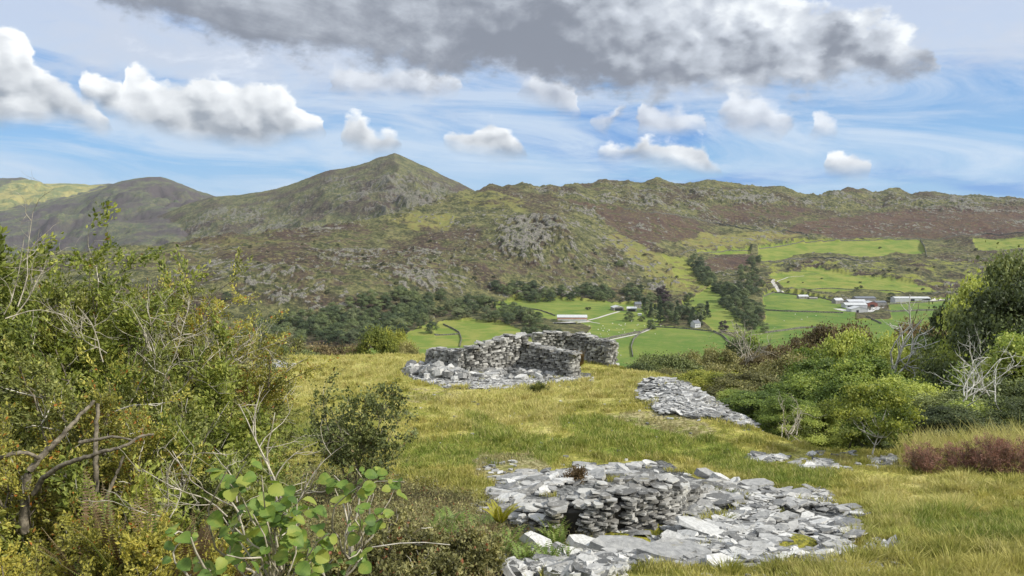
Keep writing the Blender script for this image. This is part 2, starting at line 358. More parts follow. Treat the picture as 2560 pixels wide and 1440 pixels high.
ROCK = poly_mask([
 (.85, [(1235,560),(1390,545),(1440,620),(1452,690),(1400,705),(1330,690),(1250,640)]),
 (.9, [(960,450),(1060,445),(1150,480),(1060,530),(960,535),(930,500)]),
 (.7, [(1320,468),(1420,480),(1520,540),(1500,575),(1400,520)]),
 (.8, [(1700,480),(1800,470),(1900,490),(1960,510),(1880,520),(1740,515)]),
 (.55, [(1500,470),(2560,500),(2560,540),(2100,530),(1500,520)]),
 (.30, [(560,720),(760,640),(1180,600),(1500,680),(1500,740),(1180,740),(900,720),(700,790)]),
 (.5, [(400,560),(700,480),(960,400),(1180,480),(1000,560),(500,620)]),
 (.7, [(1660,690),(1700,660),(1690,720),(1600,730)]),
], 8)
SHADE = None
def land(x, y, full=True):
    """height of the land and its region weights"""
    x = np.asarray(x, float); y = np.asarray(y, float)
    zb, lay = land_base(x, y)
    wx = x + 30 * fbm(x, y, 220, 3, 90); wy = y + 30 * fbm(x, y, 220, 3, 95)
    zb2 = zb
    px, py = proj(x, y, np.minimum(zb, 400))
    jx = px + 9 * fbm(x, y, 60, 3, 61); jy = py + 5 * fbm(x, y, 60, 3, 62)
    past = samp(PASTURE, px, py) * (lay == 0) * sstep(y, 450, 600)
    past = np.maximum(past, .8 * sstep(py, 862, 875) * sstep(y, 600, 640) * (y < 900))
    rock = samp(ROCK, jx, jy); brk = samp(BRACKEN, jx, jy) * (lay == 0); straw = samp(STRAW_SUN, jx, jy)
    rug = sstep(y, 800, 1250) * (1 - 0.93 * sstep(past, .3, .7))
    rug = np.where((s_ := x / np.maximum(y, 1)) < -.1, np.maximum(rug, sstep(y, 760, 1000)), rug)
    far = np.clip((y - 2400) / 2500, 0, 1)
    dr_ = np.abs(y - sinterp(x / np.maximum(y, 40.), RS, RY)); dr_ = np.minimum(dr_, np.minimum(np.abs(y - 3200), np.minimum(np.abs(y - 4400), np.abs(y - 6200)))); rug0 = rug; rug = rug * (np.where(lay > 0, .40, .75) + np.where(lay > 0, .60, .25) * sstep(dr_, 30, 330))
    n1 = ridged(wx, wy, 420, 5, 11, .52)                       # knolls and gullies
    n2 = ridged(wx * .8 + wy * .3, wy * 1.15, 130, 5, 23, .55)
    z = zb2 + rug * ((n1 - .25) * 15 * (1 + far * 1.4) + (n2 - .2) * (8 + 5 * rock))
    z = z + rug0 * (lay == 0) * (1 - sstep(dr_, 60, 420)) * 11 * (ridged(x, y, 150, 4, 71, .55) - .35)
    n3 = fbm(x * 1.0, y * .8, 34, 5, 37, .58)
    n3b = fbm(x, y, 150, 3, 77)
    n4 = fbm(x, y * .85, 13, 4, 137, .6)
    crag = np.maximum(sstep(n3 + .55 * n3b + .30 * rock, .40, .56), .8 * sstep(n4 + .5 * n3b + .26 * rock + .12 * n2, .27, .42)) * rug
    z = z + crag * (2.2 + 5.5 * rock) * (1 + .6 * far) + rug0 * (fbm(x, y, 16, 4, 51, .6) * (1.8 + 4.2 * rock) + 1.6 * np.abs(fbm(x, y, 42, 4, 53, .6)))
    kn = knoll(x, y)
    kn = kn + 0.16 * fbm(x, y, 3.2, 3, 5) + .25 * fbm(x, y, 9, 2, 8) * sstep(y, 8, 16)
    kn = kn + sstep(y, 60, 120) * 3 * fbm(x, y, 60, 3, 3)
    isk = (kn > z)
    z = np.where(y < 600, np.maximum(kn, z), z)
    return z, dict(past=past, rock=np.clip(crag, 0, 1), brk=brk, straw=straw, lay=lay, px=px, py=py)
def H(x, y):
    z, _ = land(np.atleast_1d(np.asarray(x, float)), np.atleast_1d(np.asarray(y, float))); return z
def hit(px, py, y0=3.0, y1=8000.0):
    """first point of the land on the sight line of a place in the picture"""
    x, y, z = pxdir(px, py); Y = np.geomspace(y0, y1, 1400); X = x / y * Y; Z = z / y * Y
    h = H(X, Y); i = np.where(h >= Z)[0]
    if len(i) == 0: return X[-1], Y[-1], float(h[-1])
    i = max(i[0], 1); a, b = Y[i - 1], Y[i]
    Y2 = np.linspace(a, b, 40); h2 = H(x / y * Y2, Y2); j = np.where(h2 >= z / y * Y2)[0]
    j = j[0] if len(j) else 39
    return float(x / y * Y2[j]), float(Y2[j]), float(h2[j])

# ---------------------------------------------------------------- mesh helpers
def mesh_np(name, V, quads=None, tris=None, attrs=None, cols=None, smooth=False, mat=None, polys=None, matidx=None):
    me = bpy.data.meshes.new(name); V = np.asarray(V, np.float32)
    me.vertices.add(len(V)); me.vertices.foreach_set('co', V.ravel())
    loops = []; starts = []; tot = 0; n = 0
    for arr, k in ((quads, 4), (tris, 3)):
        if arr is not None and len(arr):
            arr = np.asarray(arr, np.int32); loops.append(arr.ravel()); starts.append(tot + np.arange(len(arr)) * k); tot += arr.size; n += len(arr)
    if polys is not None:                       # list of (array m x k)
        for arr in polys:
            arr = np.asarray(arr, np.int32); k = arr.shape[1]
            loops.append(arr.ravel()); starts.append(tot + np.arange(len(arr)) * k); tot += arr.size; n += len(arr)
    L = np.concatenate(loops).astype(np.int32); S = np.concatenate(starts).astype(np.int32)
    me.loops.add(len(L)); me.loops.foreach_set('vertex_index', L)
    me.polygons.add(n); me.polygons.foreach_set('loop_start', S)
    me.update(calc_edges=True)
    me.polygons.foreach_set('use_smooth', np.full(n, bool(smooth)))
    if matidx is not None: me.polygons.foreach_set('material_index', np.asarray(matidx, np.int32))
    for k, v in (attrs or {}).items():
        a = me.attributes.new(k, 'FLOAT', 'POINT'); a.data.foreach_set('value', np.asarray(v, np.float32))
    for k, v in (cols or {}).items():
        a = me.attributes.new(k, 'FLOAT_COLOR', 'POINT'); a.data.foreach_set('color', np.asarray(v, np.float32).ravel())
    if mat is not None:
        for m_ in (mat if isinstance(mat, (list, tuple)) else [mat]): me.materials.append(m_)
    return me
def link(name, me, parent=None, loc=None):
    o = bpy.data.objects.new(name, me); COL.objects.link(o)
    if parent is not None: o.parent = parent
    if loc is not None: o.location = loc
    return o
def tag(o, label=None, cat=None, group=None, kind=None):
    if label: o['label'] = label
    if cat: o['category'] = cat
    if group: o['group'] = group
    if kind or label: o['kind'] = kind or 'thing'
    return o
def empty(name, loc=(0, 0, 0), rz=0.0):
    o = bpy.data.objects.new(name, None); COL.objects.link(o); o.location = loc; o.rotation_euler = (0, 0, rz)
    o.empty_display_size = .3; return o
def copy_tree(o, parent=None):
    c = o.copy(); COL.objects.link(c)
    if parent is not None: c.parent = parent
    for ch in o.children: copy_tree(ch, c)
    return c
def material(name):
    m = bpy.data.materials.new(name); m.use_nodes = True; t = NT(m.node_tree)
    b = t.n['Principled BSDF']; b.inputs['Specular IOR Level'].default_value = 0.25
    b.inputs['Roughness'].default_value = 0.85
    return m, t, b
def grid_quads(nr, nc):
    i = np.arange(nr - 1)[:, None] * nc + np.arange(nc - 1)[None, :]; i = i.ravel()
    return np.stack([i, i + 1, i + nc + 1, i + nc], 1)

# ---------------------------------------------------------------- land material
def land_material():
    m, t, b = material('fell_and_pasture')
    geo = t.new('ShaderNodeNewGeometry'); pos = geo.outputs['Position']
    def at(n): a = t.new('ShaderNodeAttribute'); a.attribute_name = n; return a.outputs['Fac']
    past, rock, brk, straw, farl = at('past'), at('rock'), at('brk'), at('straw'), at('far')
    nL = t.noise(pos, 0.009, 6, .62); nM = t.noise(pos, 0.035, 6, .65, .4); nS = t.noise(pos, 0.16, 5, .65); nT = t.noise(pos, .9, 3, .6)
    base = t.mix(t.ss(nM, .38, .64), (.054, .062, .029), (.19, .185, .080))
    base = t.mix(t.ss(nL, .45, .60), base, (.070, .050, .040))
    base = t.mix(t.m('MULTIPLY', t.ss(t.noise(pos, .07, 5, .65), .50, .62), .7), base, (.044, .048, .026))
    base = t.mix(t.m('MULTIPLY', t.ss(nS, .48, .66), .6), base, (.22, .20, .085))
    base = t.mix(t.m('MULTIPLY', t.ss(nS, .50, .38), .55), base, (.028, .033, .017))
    st = t.mix(t.ss(nM, .35, .65), (.26, .22, .075), (.16, .17, .055))
    base = t.mix(t.ss(t.m('ADD', straw, t.m('MULTIPLY', t.m('SUBTRACT', nM, .5), 2.6)), .35, .85), base, st)
    bk = t.mix(t.ss(nM, .4, .62), (.115, .064, .050), (.070, .050, .045))
    bk = t.mix(t.m('MULTIPLY', t.ss(nS, .52, .68), .7), bk, (.15, .12, .06))
    base = t.mix(t.m('MULTIPLY', t.ss(t.m('ADD', brk, t.m('MULTIPLY', t.m('SUBTRACT', nM, .5), 3.4)), .38, .80), .82), base, bk)
    rk = t.mix(t.ss(nT, .3, .7), (.10, .095, .080), (.27, .25, .215))
    rk = t.mix(t.ss(nS, .50, .62), rk, (.13, .14, .07))
    rk = t.mix(t.m('MULTIPLY', t.ss(t.noise(pos, .30, 4, .7), .58, .68), .7), rk, (.36, .34, .29))
    vs = t.new('ShaderNodeVectorMath', operation='MULTIPLY'); t.put(vs.inputs[0], pos); vs.inputs[1].default_value = (1, 1, .3)
    rk = t.mix(t.ss(t.noise(vs.outputs[0], .24, 5, .7, .5), .50, .40, 0, .75), rk, (.035, .036, .030))
    base = t.mix(t.ss(t.m('ADD', rock, t.m('MULTIPLY', t.m('SUBTRACT', nS, .5), .9)), .42, .62), base, rk)
    fl = t.mix(t.ss(nM, .4, .6), (.085, .105, .060), (.150, .155, .080))
    fl = t.mix(t.ss(nS, .45, .65), fl, (.085, .085, .080))
    fl = t.mix(t.ss(straw, .4, .6), fl, t.mix(t.ss(nL, .4, .6), (.30, .27, .105), (.17, .20, .08)))  # on the farthest fell this paints sunlight in as yellow-green
    base = t.mix(farl, base, t.mix(t.ss(nL, .40, .60), fl, t.mix(straw, (.085, .075, .075), fl)))
    g1 = t.mix(t.ss(nL, .38, .62), (.070, .132, .024), (.115, .165, .030))
    g1 = t.mix(t.ss(nM, .40, .66), g1, (.165, .20, .040))
    g1 = t.mix(t.m('MULTIPLY', t.ss(nS, .55, .7), .4), g1, (.10, .14, .03))
    g2 = t.mix(t.ss(nM, .4, .6), (.12, .17, .030), (.20, .21, .050))
    g1 = t.mix(t.m('MULTIPLY', t.ss(t.noise(pos, .0042, 2, .5), .42, .58), .55), g1, (.060, .125, .022))
    g1 = t.mix(t.m('MULTIPLY', t.ss(t.noise(pos, .05, 6, .78, 1.5), .46, .66), .55), g1, (.19, .195, .06))
    g = t.mix(t.ss(past, .68, .95), g2, g1)
    pm = t.m('ADD', past, t.m('MULTIPLY', t.m('SUBTRACT', nM, .5), t.lin(past, .3, .9, 1.9, 0.25)))
    base = t.mix(t.ss(pm, .33, .5), base, g)
    t.put(b.inputs['Base Color'], base)
    bmp = t.new('ShaderNodeBump'); bmp.inputs['Strength'].default_value = .85; bmp.inputs['Distance'].default_value = 2.2
    hh = t.m('ADD', t.noise(pos, .22, 5, .65), t.m('MULTIPLY', t.noise(pos, .06, 3, .6), 2.0))
    hh = t.m('ADD', hh, t.noise(pos, .9, 3, .6))
    t.put(bmp.inputs['Height'], t.m('MULTIPLY', hh, t.lin(past, .3, .7, 1.0, .04))); t.put(b.inputs['Normal'], bmp.outputs[0])
    b.inputs['Roughness'].default_value = .95; b.inputs['Specular IOR Level'].default_value = .1
    return m
MAT_LAND = land_material()
def build_land():
    s = np.concatenate([np.linspace(-1.6, -.74, 60)[:-1], np.linspace(-.74, .74, 1150), np.linspace(.74, 1.6, 60)[1:]])
    Y = np.concatenate([np.linspace(140, 560, 50)[:-1], np.geomspace(560, 2900, 760)[:-1], np.geomspace(2900, 6600, 190)[:-1], np.geomspace(6600, 14000, 16)])
    SS, YY = np.meshgrid(s, Y); X = SS * YY
    x, y = X.ravel(), YY.ravel()
    z, a = land(x, y)
    V = np.stack([x, y, z], 1)
    q = grid_quads(len(Y), len(s))
    mi = None
    at = dict(past=a['past'], rock=a['rock'], brk=a['brk'], straw=a['straw'], far=np.where(a['lay'] >= 2, 1.0, np.where(a['lay'] == 1, .35, 0)))
    me = mesh_np('hills', V, quads=q, attrs=at, smooth=True, mat=MAT_LAND)
    tag(link('hills', me), kind='structure')
build_land()
# ---------------------------------------------------------------- near ground
GOLD = poly_mask([
 (1.0, [(1140,960),(1300,950),(1480,950),(1600,930),(1540,1000),(1420,1010),(1400,1080),(1250,1110),(1150,1060),(1080,1020)]),
 (.9, [(960,880),(1080,875),(1080,915),(1000,925)]), (.8, [(660,890),(980,885),(990,960),(700,1000)]),
 (1.0, [(2130,1200),(2300,1190),(2460,1200),(2420,1300),(2200,1320)]), (.4, [(2040,1440),(2000,1400),(2300,1380),(2560,1330),(2560,1440)]),
 (.4, [(2000,1180),(2560,1180),(2560,1240),(2200,1240)]), (1.0, [(2300,1060),(2560,1020),(2560,1130),(2330,1130)]),
 (.8, [(1480,940),(1640,920),(1640,960),(1560,1010)]),
], 5)
LUSH = poly_mask([
 (1.0, [(1000,1120),(1200,1080),(1420,1120),(1400,1160),(1180,1170),(1000,1180)]),
 (.9, [(1380,1050),(1560,1030),(1760,1090),(1900,1150),(2120,1190),(2100,1230),(1900,1210),(1700,1150),(1500,1150)]),
 (.8, [(1150,1020),(1330,1090),(1500,1100),(1400,1140),(1180,1080)]), (.9, [(2250,1300),(2560,1280),(2560,1360),(2350,1370)]),
 (.9, [(680,1060),(800,1050),(820,1130),(700,1130)]), (.6,[(2100,1240),(2300,1330),(2250,1400),(2160,1400)]),
], 5)
WORN = poly_mask([
 (.8, [(1490,1030),(1700,1020),(1800,1080),(1740,1100),(1560,1060)]), (.8, [(1190,1130),(1330,1135),(1380,1165),(1270,1220),(1180,1200)]),
 (.6, [(1020,960),(1160,975),(1160,1010),(1000,1010)]), (.5, [(1850,1120),(2300,1140),(2300,1170),(1900,1170)]), (.8,[(1960,1380),(2160,1370),(2260,1380),(2060,1420)]),
], 4)
SLATE = poly_mask([
 (1.0, [(1000,932),(1090,922),(1160,938),(1310,925),(1440,930),(1482,934),(1475,946),(1350,966),(1180,970),(1060,960)]),
 (1.0, [(1590,968),(1615,952),(1690,950),(1740,965),(1800,1000),(1905,1072),(1860,1068),(1760,1046),(1680,1034),(1600,1004)]),
 (1.0, [(1440,1345),(1560,1325),(1660,1320),(1760,1330),(1860,1300),(1870,1240),(1920,1232),(2040,1238),(2150,1300),(2130,1375),(2060,1410),(1850,1425),(1500,1425),(1230,1450),(1320,1390),(1530,1385),(1530,1355)]),
 (1.0, [(1215,1262),(1260,1200),(1440,1165),(1660,1150),(1740,1195),(1840,1215),(1860,1260),(1800,1300),(1640,1320),(1480,1345),(1330,1345)]),
 (.8, [(640,905),(700,900),(745,912),(720,925),(650,925)]),
 (.75, [(1860,1140),(1900,1140),(1960,1150),(1920,1160),(1870,1152)]), (.75, [(1985,1165),(2060,1155),(2110,1165),(2080,1175),(1990,1175)]),
 (.8, [(2180,1150),(2240,1146),(2252,1156),(2190,1162)]), (.6, [(2190,1360),(2240,1350),(2260,1370),(2210,1385)]), (.4, [(1220,1165),(1290,1165),(1290,1210),(1200,1200)]),
 (.7, [(1190,1420),(1330,1395),(1330,1450),(1160,1450)]),
], 2)
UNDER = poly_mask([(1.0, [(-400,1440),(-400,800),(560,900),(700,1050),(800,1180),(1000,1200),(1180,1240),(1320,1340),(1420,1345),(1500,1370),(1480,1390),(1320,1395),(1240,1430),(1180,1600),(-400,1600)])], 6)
def near_masks(x, y, z):
    px, py = proj(x, y, z)
    jx = px + 26 * fbm(x, y, 1.7, 3, 301) * np.clip(18 / np.maximum(y, 1), .3, 1.5); jy = py + 12 * fbm(x, y, 1.7, 3, 302) * np.clip(18 / np.maximum(y, 1), .3, 1.5)
    front = (y > 3) & (plat_dist(x, y) < 6)
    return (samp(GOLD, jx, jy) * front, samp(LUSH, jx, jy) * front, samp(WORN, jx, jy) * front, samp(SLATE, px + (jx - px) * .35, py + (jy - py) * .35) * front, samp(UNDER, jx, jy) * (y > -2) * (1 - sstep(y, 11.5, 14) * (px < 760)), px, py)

def turf_color(t, pos, gold, lush, worn, blade=False):
    p2 = t.new('ShaderNodeVectorMath', operation='MULTIPLY'); t.put(p2.inputs[0], pos); p2.inputs[1].default_value = (1, 1, .25); p = p2.outputs[0]
    a = t.noise(p, .55, 5, .6, .3); b = t.noise(p, 2.2, 4, .6); c = t.noise(p, 9.0, 3, .6)
    g = t.mix(t.ss(a, .38, .62), (.25, .255, .050), (.44, .40, .105))
    g = t.mix(t.m('MULTIPLY', t.ss(b, .5, .66), .6), g, (.54, .47, .17))
    g = t.mix(t.m('MULTIPLY', t.ss(b, .47, .36), .55), g, (.15, .175, .032))
    gl = t.mix(t.ss(b, .4, .6), (.51, .455, .165), (.41, .395, .11))
    g = t.mix(t.ss(t.m('ADD', gold, t.m('MULTIPLY', t.m('SUBTRACT', a, .5), 1.2)), .30, .75), g, gl)
    lu = t.mix(t.ss(b, .4, .62), (.17, .225, .038), (.33, .345, .075))
    g = t.mix(t.ss(t.m('ADD', lush, t.m('MULTIPLY', t.m('SUBTRACT', b, .5), 1.6)), .45, .8), g, lu)
    wo_ = t.mix(t.ss(c, .42, .6), (.23, .19, .095), (.40, .35, .20))
    g = t.mix(t.ss(t.m('ADD', worn, t.m('MULTIPLY', t.m('SUBTRACT', b, .5), 1.8)), .45, .85, 0, .85), g, wo_)
    return g, b, c
def ground_material():
    m, t, bs = material('hill_turf')
    geo = t.new('ShaderNodeNewGeometry'); pos = geo.outputs['Position']
    def at(n): a = t.new('ShaderNodeAttribute'); a.attribute_name = n; return a.outputs['Fac']
    g, b, c = turf_color(t, pos, at('gold'), at('lush'), at('worn'))
    g = t.mix(t.m('MULTIPLY', t.ss(c, .55, .4), .5), g, (.07, .075, .022))
    sl = t.mix(t.ss(t.noise(pos, 11, 4, .7), .42, .62), (.055, .057, .055), (.26, .26, .25))
    g = t.mix(t.ss(t.m('ADD', at('slate'), t.m('MULTIPLY', t.m('SUBTRACT', b, .5), .9)), .45, .6), g, sl)
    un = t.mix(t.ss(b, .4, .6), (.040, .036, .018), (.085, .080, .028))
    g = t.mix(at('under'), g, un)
    g = t.mix(at('wood'), g, t.mix(t.ss(t.noise(pos, .5, 4, .6), .4, .6), (.035, .045, .016), (.085, .080, .030)))
    t.put(bs.inputs['Base Color'], g)
    bmp = t.new('ShaderNodeBump'); bmp.inputs['Strength'].default_value = .8; bmp.inputs['Distance'].default_value = .06
    t.put(bmp.inputs['Height'], t.m('ADD', t.noise(pos, 6, 5, .7), t.noise(pos, 28, 3, .7))); t.put(bs.inputs['Normal'], bmp.outputs[0])
    bs.inputs['Roughness'].default_value = .95; bs.inputs['Specular IOR Level'].default_value = .1
    return m
MAT_GROUND = ground_material()
def build_ground():
    u = np.linspace(-1, 1, 760); x = np.sign(u) * np.abs(u) ** 2.0 * 250
    v = np.linspace(-.55, 1, 900); y = np.sign(v) * np.abs(v) ** 1.7 * 172
    X, Y = np.meshgrid(x, y); x, y = X.ravel(), Y.ravel()
    z, _ = land(x, y)
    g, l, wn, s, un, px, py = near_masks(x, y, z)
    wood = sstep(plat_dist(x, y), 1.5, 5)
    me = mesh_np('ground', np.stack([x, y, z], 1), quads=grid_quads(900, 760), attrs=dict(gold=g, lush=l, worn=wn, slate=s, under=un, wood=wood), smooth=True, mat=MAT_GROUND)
    tag(link('ground', me), kind='structure')
build_ground()

# ---------------------------------------------------------------- grass blades on the turf
def grass_material():
    m, t, bs = material('grass_blades')
    geo = t.new('ShaderNodeNewGeometry'); pos = geo.outputs['Position']
    def at(n): a = t.new('ShaderNodeAttribute'); a.attribute_name = n; return a.outputs['Fac']
    g, b, c = turf_color(t, pos, at('gold'), at('lush'), at('worn'))
    r = at('rnd')
    g = t.mix(t.ss(r, .55, 1.0, 0, .6), g, (.50, .43, .19))
    g = t.mix(t.ss(r, .35, .0, 0, .4), g, (.13, .165, .028))
    t.put(bs.inputs['Base Color'], g)
    bs.inputs['Roughness'].default_value = .7
    tr = t.new('ShaderNodeBsdfTranslucent'); t.put(tr.inputs[0], g)
    mx = t.new('ShaderNodeMixShader'); mx.inputs[0].default_value = .35
    t.l.new(bs.outputs[0], mx.inputs[1]); t.l.new(tr.outputs[0], mx.inputs[2]); t.l.new(mx.outputs[0], t.n['Material Output'].inputs[0])
    return m
MAT_GRASS = grass_material()
def blades(x, y, h, wd, rng, lean=.5, clump=None):
    n = len(x); z = H(x, y) - .01
    th = rng.uniform(0, 2 * np.pi, n); dx, dy = np.cos(th), np.sin(th)
    la = rng.uniform(0, 2 * np.pi, n); L = h * lean * rng.uniform(.3, 1.2, n)
    lx, ly = (np.cos(la) * L, np.sin(la) * L) if clump is None else (clump[0] * L * 1.6, clump[1] * L * 1.6)
    b = np.stack([x, y, z], 1)
    mid = b + np.stack([lx * .35, ly * .35, h * .55], 1); tip = b + np.stack([lx, ly, h * rng.uniform(.8, 1, n)], 1)
    sd_ = np.stack([dx * wd, dy * wd, 0 * wd], 1)
    V = np.stack([b, mid + sd_, tip, mid - sd_], 1).reshape(-1, 3)
    Q = np.arange(n * 4).reshape(n, 4)
    return V, Q
def build_grass():
    rng = np.random.default_rng(5)
    n = 720000
    Y = 7.0 * (52 / 7.0) ** (rng.random(n) ** .85); s = rng.uniform(-.80, .92, n); X = s * Y
    ok = plat_dist(X, Y) < .8; X, Y = X[ok], Y[ok]
    # right-hand shoulder behind the heather
    z = H(X, Y); g, l, wn, sl, un, px, py = near_masks(X, Y, z)
    tus = fbm(X, Y, .8, 2, 44); tus2 = fbm(X, Y, 2.5, 2, 45)
    keep = ((sl < .35 + .25 * tus) | (fbm(X, Y, .9, 3, 47) > .30)) & (un < .6) & (rng.random(len(X)) < np.clip(.55 + 1.5 * tus + .8 * tus2 + .5 * l + .3 * g - .6 * wn, .12, 1)) & (px > -300) & (px < 3100) & (py < 1480)
    X, Y, g, l, wn, tus, tus2 = X[keep], Y[keep], g[keep], l[keep], wn[keep], tus[keep], tus2[keep]
    r = rng.random(len(X))
    h = (.06 + .13 * np.clip(tus + .3, 0, 1) + .14 * np.clip(tus2 + .1, 0, 1) + .10 * g * np.clip(tus2 + .6, 0, 1) + .06 * l) * (.6 + .8 * r) * (1 - .55 * wn)
    right = sstep(X / Y, .38, .5) * (Y < 21); h = h * (1 - .1 * right)
    wd = (.0022 + .00042 * Y) * (.7 + .6 * rng.random(len(X)))
    V, Q = blades(X, Y, h, wd, rng)
    # tussocks: blades fanning out of one root
    nt = 2600; Yt = 8.5 * (46 / 8.5) ** (rng.random(nt) ** .9); Xt = rng.uniform(-.5, .74, nt) * Yt; Zt = H(Xt, Yt); gt, lt, wt, st, ut, px, py = near_masks(Xt, Yt, Zt)
    ok = (plat_dist(Xt, Yt) < .3) & (st < .25) & (ut < .4) & (wt < .5) & (fbm(Xt, Yt, 3.0, 2, 46) > -.12); Xt, Yt = Xt[ok], Yt[ok]; nt = len(Xt); m_ = 70
    ci = np.repeat(np.arange(nt), m_); th = rng.uniform(0, 2 * np.pi, nt * m_); rr = np.sqrt(rng.random(nt * m_)); R_ = rng.uniform(.10, .26, nt)[ci]; ht = (rng.uniform(.10, .30, nt) * (1 + .5 * gt[ok]))[ci] * rng.uniform(.6, 1.1, nt * m_)
    tx_, ty_ = Xt[ci] + np.cos(th) * rr * R_, Yt[ci] + np.sin(th) * rr * R_
    V2, Q2 = blades(tx_, ty_, ht, (.002 + .0004 * Yt[ci]), rng, .55, (np.cos(th) * rr + rng.normal(0, .3, nt * m_), np.sin(th) * rr + rng.normal(0, .3, nt * m_)))
    tone = np.clip(rng.random(nt)[ci] * .8 + rng.random(nt * m_) * .3 - .05, 0, 1); Q = np.concatenate([Q, Q2 + len(V)]); V = np.concatenate([V, V2])
    g = np.concatenate([g, gt[ok][ci]]); l = np.concatenate([l, lt[ok][ci]]); wn = np.concatenate([wn, wt[ok][ci]])
    at = {k: np.repeat(v, 4) for k, v in dict(gold=g, lush=l, worn=wn, rnd=np.concatenate([rng.random(len(X)), tone])).items()}
    me = mesh_np('grass', V, quads=Q, attrs=at, mat=MAT_GRASS)
    tag(link('grass', me), 'rough green and straw coloured grass covering the hilltop', 'grass', kind='stuff')
    print('grass', len(X))
build_grass()

# ---------------------------------------------------------------- slate
def slate_material(name, dark, mid, lite, lich):
    m, t, bs = material(name)
    geo = t.new('ShaderNodeNewGeometry'); pos = geo.outputs['Position']
    a = t.new('ShaderNodeAttribute'); a.attribute_name = 'rnd'; r = a.outputs['Fac']
    n1 = t.noise(pos, 11, 5, .75); n2 = t.noise(pos, 22, 4, .7)
    c = t.mix(t.ss(r, 0, .5), dark, mid); c = t.mix(t.ss(r, .5, 1), c, lite)
    c = t.mix(t.ss(n2, .40, .62, .0, .55), c, (.09, .09, .085))
    c = t.mix(t.m('MULTIPLY', t.ss(t.m('ADD', n1, t.m('MULTIPLY', r, .12)), .56, .63), lich), c, (.58, .57, .53))
    c = t.mix(t.ss(t.noise(pos, 2.1, 4, .7), .62, .72, 0, .5), c, (.20, .17, .07))
    t.put(bs.inputs['Base Color'], c); bs.inputs['Roughness'].default_value = .6; bs.inputs['Specular IOR Level'].default_value = .4
    bmp = t.new('ShaderNodeBump'); bmp.inputs['Strength'].default_value = .5; bmp.inputs['Distance'].default_value = .02
    t.put(bmp.inputs['Height'], t.noise(pos, 30, 4, .7)); t.put(bs.inputs['Normal'], bmp.outputs[0])
    return m
MAT_SLATE = slate_material('weathered_slate', (.085, .085, .082), (.27, .268, .258), (.55, .545, .52), .3)
MAT_RUIN = slate_material('lichened_slate', (.065, .062, .056), (.19, .183, .165), (.44, .43, .395), .35)
MAT_EARTH, _t, _b = material('dark_earth'); _b.inputs['Base Color'].default_value = (.03, .028, .022, 1)
_t.put(_b.inputs['Base Color'], _t.mix(_t.noise(_t.new('ShaderNodeNewGeometry').outputs['Position'], 6, 3), (.018, .017, .014), (.05, .045, .035)))
def slabs(P, size, asp, thick, yaw, tx, ty, rng, k=6, tn=None, rough=.12):
    """irregular flat stones: P centres, size half-length, asp width ratio, thick, yaw, tilts"""
    n = len(P); ang = (np.arange(k)[None] + rng.uniform(-.32, .32, (n, k))) * 2 * np.pi / k
    rad = rng.uniform(.72, 1.1, (n, k))
    lx = np.cos(ang) * rad * size[:, None]; ly = np.sin(ang) * rad * (size * asp)[:, None]
    th = thick[:, None] * (1 + rng.uniform(-.3, .3, (n, k)))
    off = size[:, None] * rough * rng.uniform(-.5, .5, (n, k))
    top = np.stack([lx * .96, ly * .96, th / 2 + off * .4], 2); bot = np.stack([lx + off, ly - off, -th / 2 + off * .2], 2)
    L = np.concatenate([top, bot], 1)
    ca, sa = np.cos(tx)[:, None], np.sin(tx)[:, None]
    y_, z_ = L[..., 1] * ca - L[..., 2] * sa, L[..., 1] * sa + L[..., 2] * ca; L[..., 1], L[..., 2] = y_, z_
    ca, sa = np.cos(ty)[:, None], np.sin(ty)[:, None]
    x_, z_ = L[..., 0] * ca + L[..., 2] * sa, -L[..., 0] * sa + L[..., 2] * ca; L[..., 0], L[..., 2] = x_, z_
    ca, sa = np.cos(yaw)[:, None], np.sin(yaw)[:, None]
    x_, y_ = L[..., 0] * ca - L[..., 1] * sa, L[..., 0] * sa + L[..., 1] * ca; L[..., 0], L[..., 1] = x_, y_
    V = (L + np.asarray(P)[:, None, :]).reshape(-1, 3)
    base = (np.arange(n) * 2 * k)[:, None]
    topf = base + np.arange(k)[None]; botf = base + (2 * k - 1 - np.arange(k))[None]
    j = np.arange(k); jn = (j + 1) % k
    side = (base[:, :, None] + np.stack([j + k, jn + k, jn, j], 1)[None]).reshape(-1, 4)
    tn = rng.random(n) if tn is None else tn
    return dict(V=V, polys=[topf, botf, side], rnd=np.repeat(tn, 2 * k))
def join(parts):
    V = []; polys = {}; rnd = []; o = 0
    for p in parts:
        V.append(p['V']); rnd.append(p['rnd'])
        for a in p['polys']: polys.setdefault(a.shape[1], []).append(a + o)
        o += len(p['V'])
    return np.concatenate(V), [np.concatenate(a) for a in polys.values()], np.concatenate(rnd)
def slab_object(name, parts, mat, parent=None):
    V, polys, rnd = join(parts)
    return link(name, mesh_np(name, V, polys=polys, attrs=dict(rnd=rnd), mat=mat), parent)
def at_ground(px, py, y0=3.0): return hit(px, py, y0)
def plan(px, Y): return ((px - 1280.0) / F * (Y * CP + 7 * SP), Y)   # column of the picture at a distance, on the hilltop

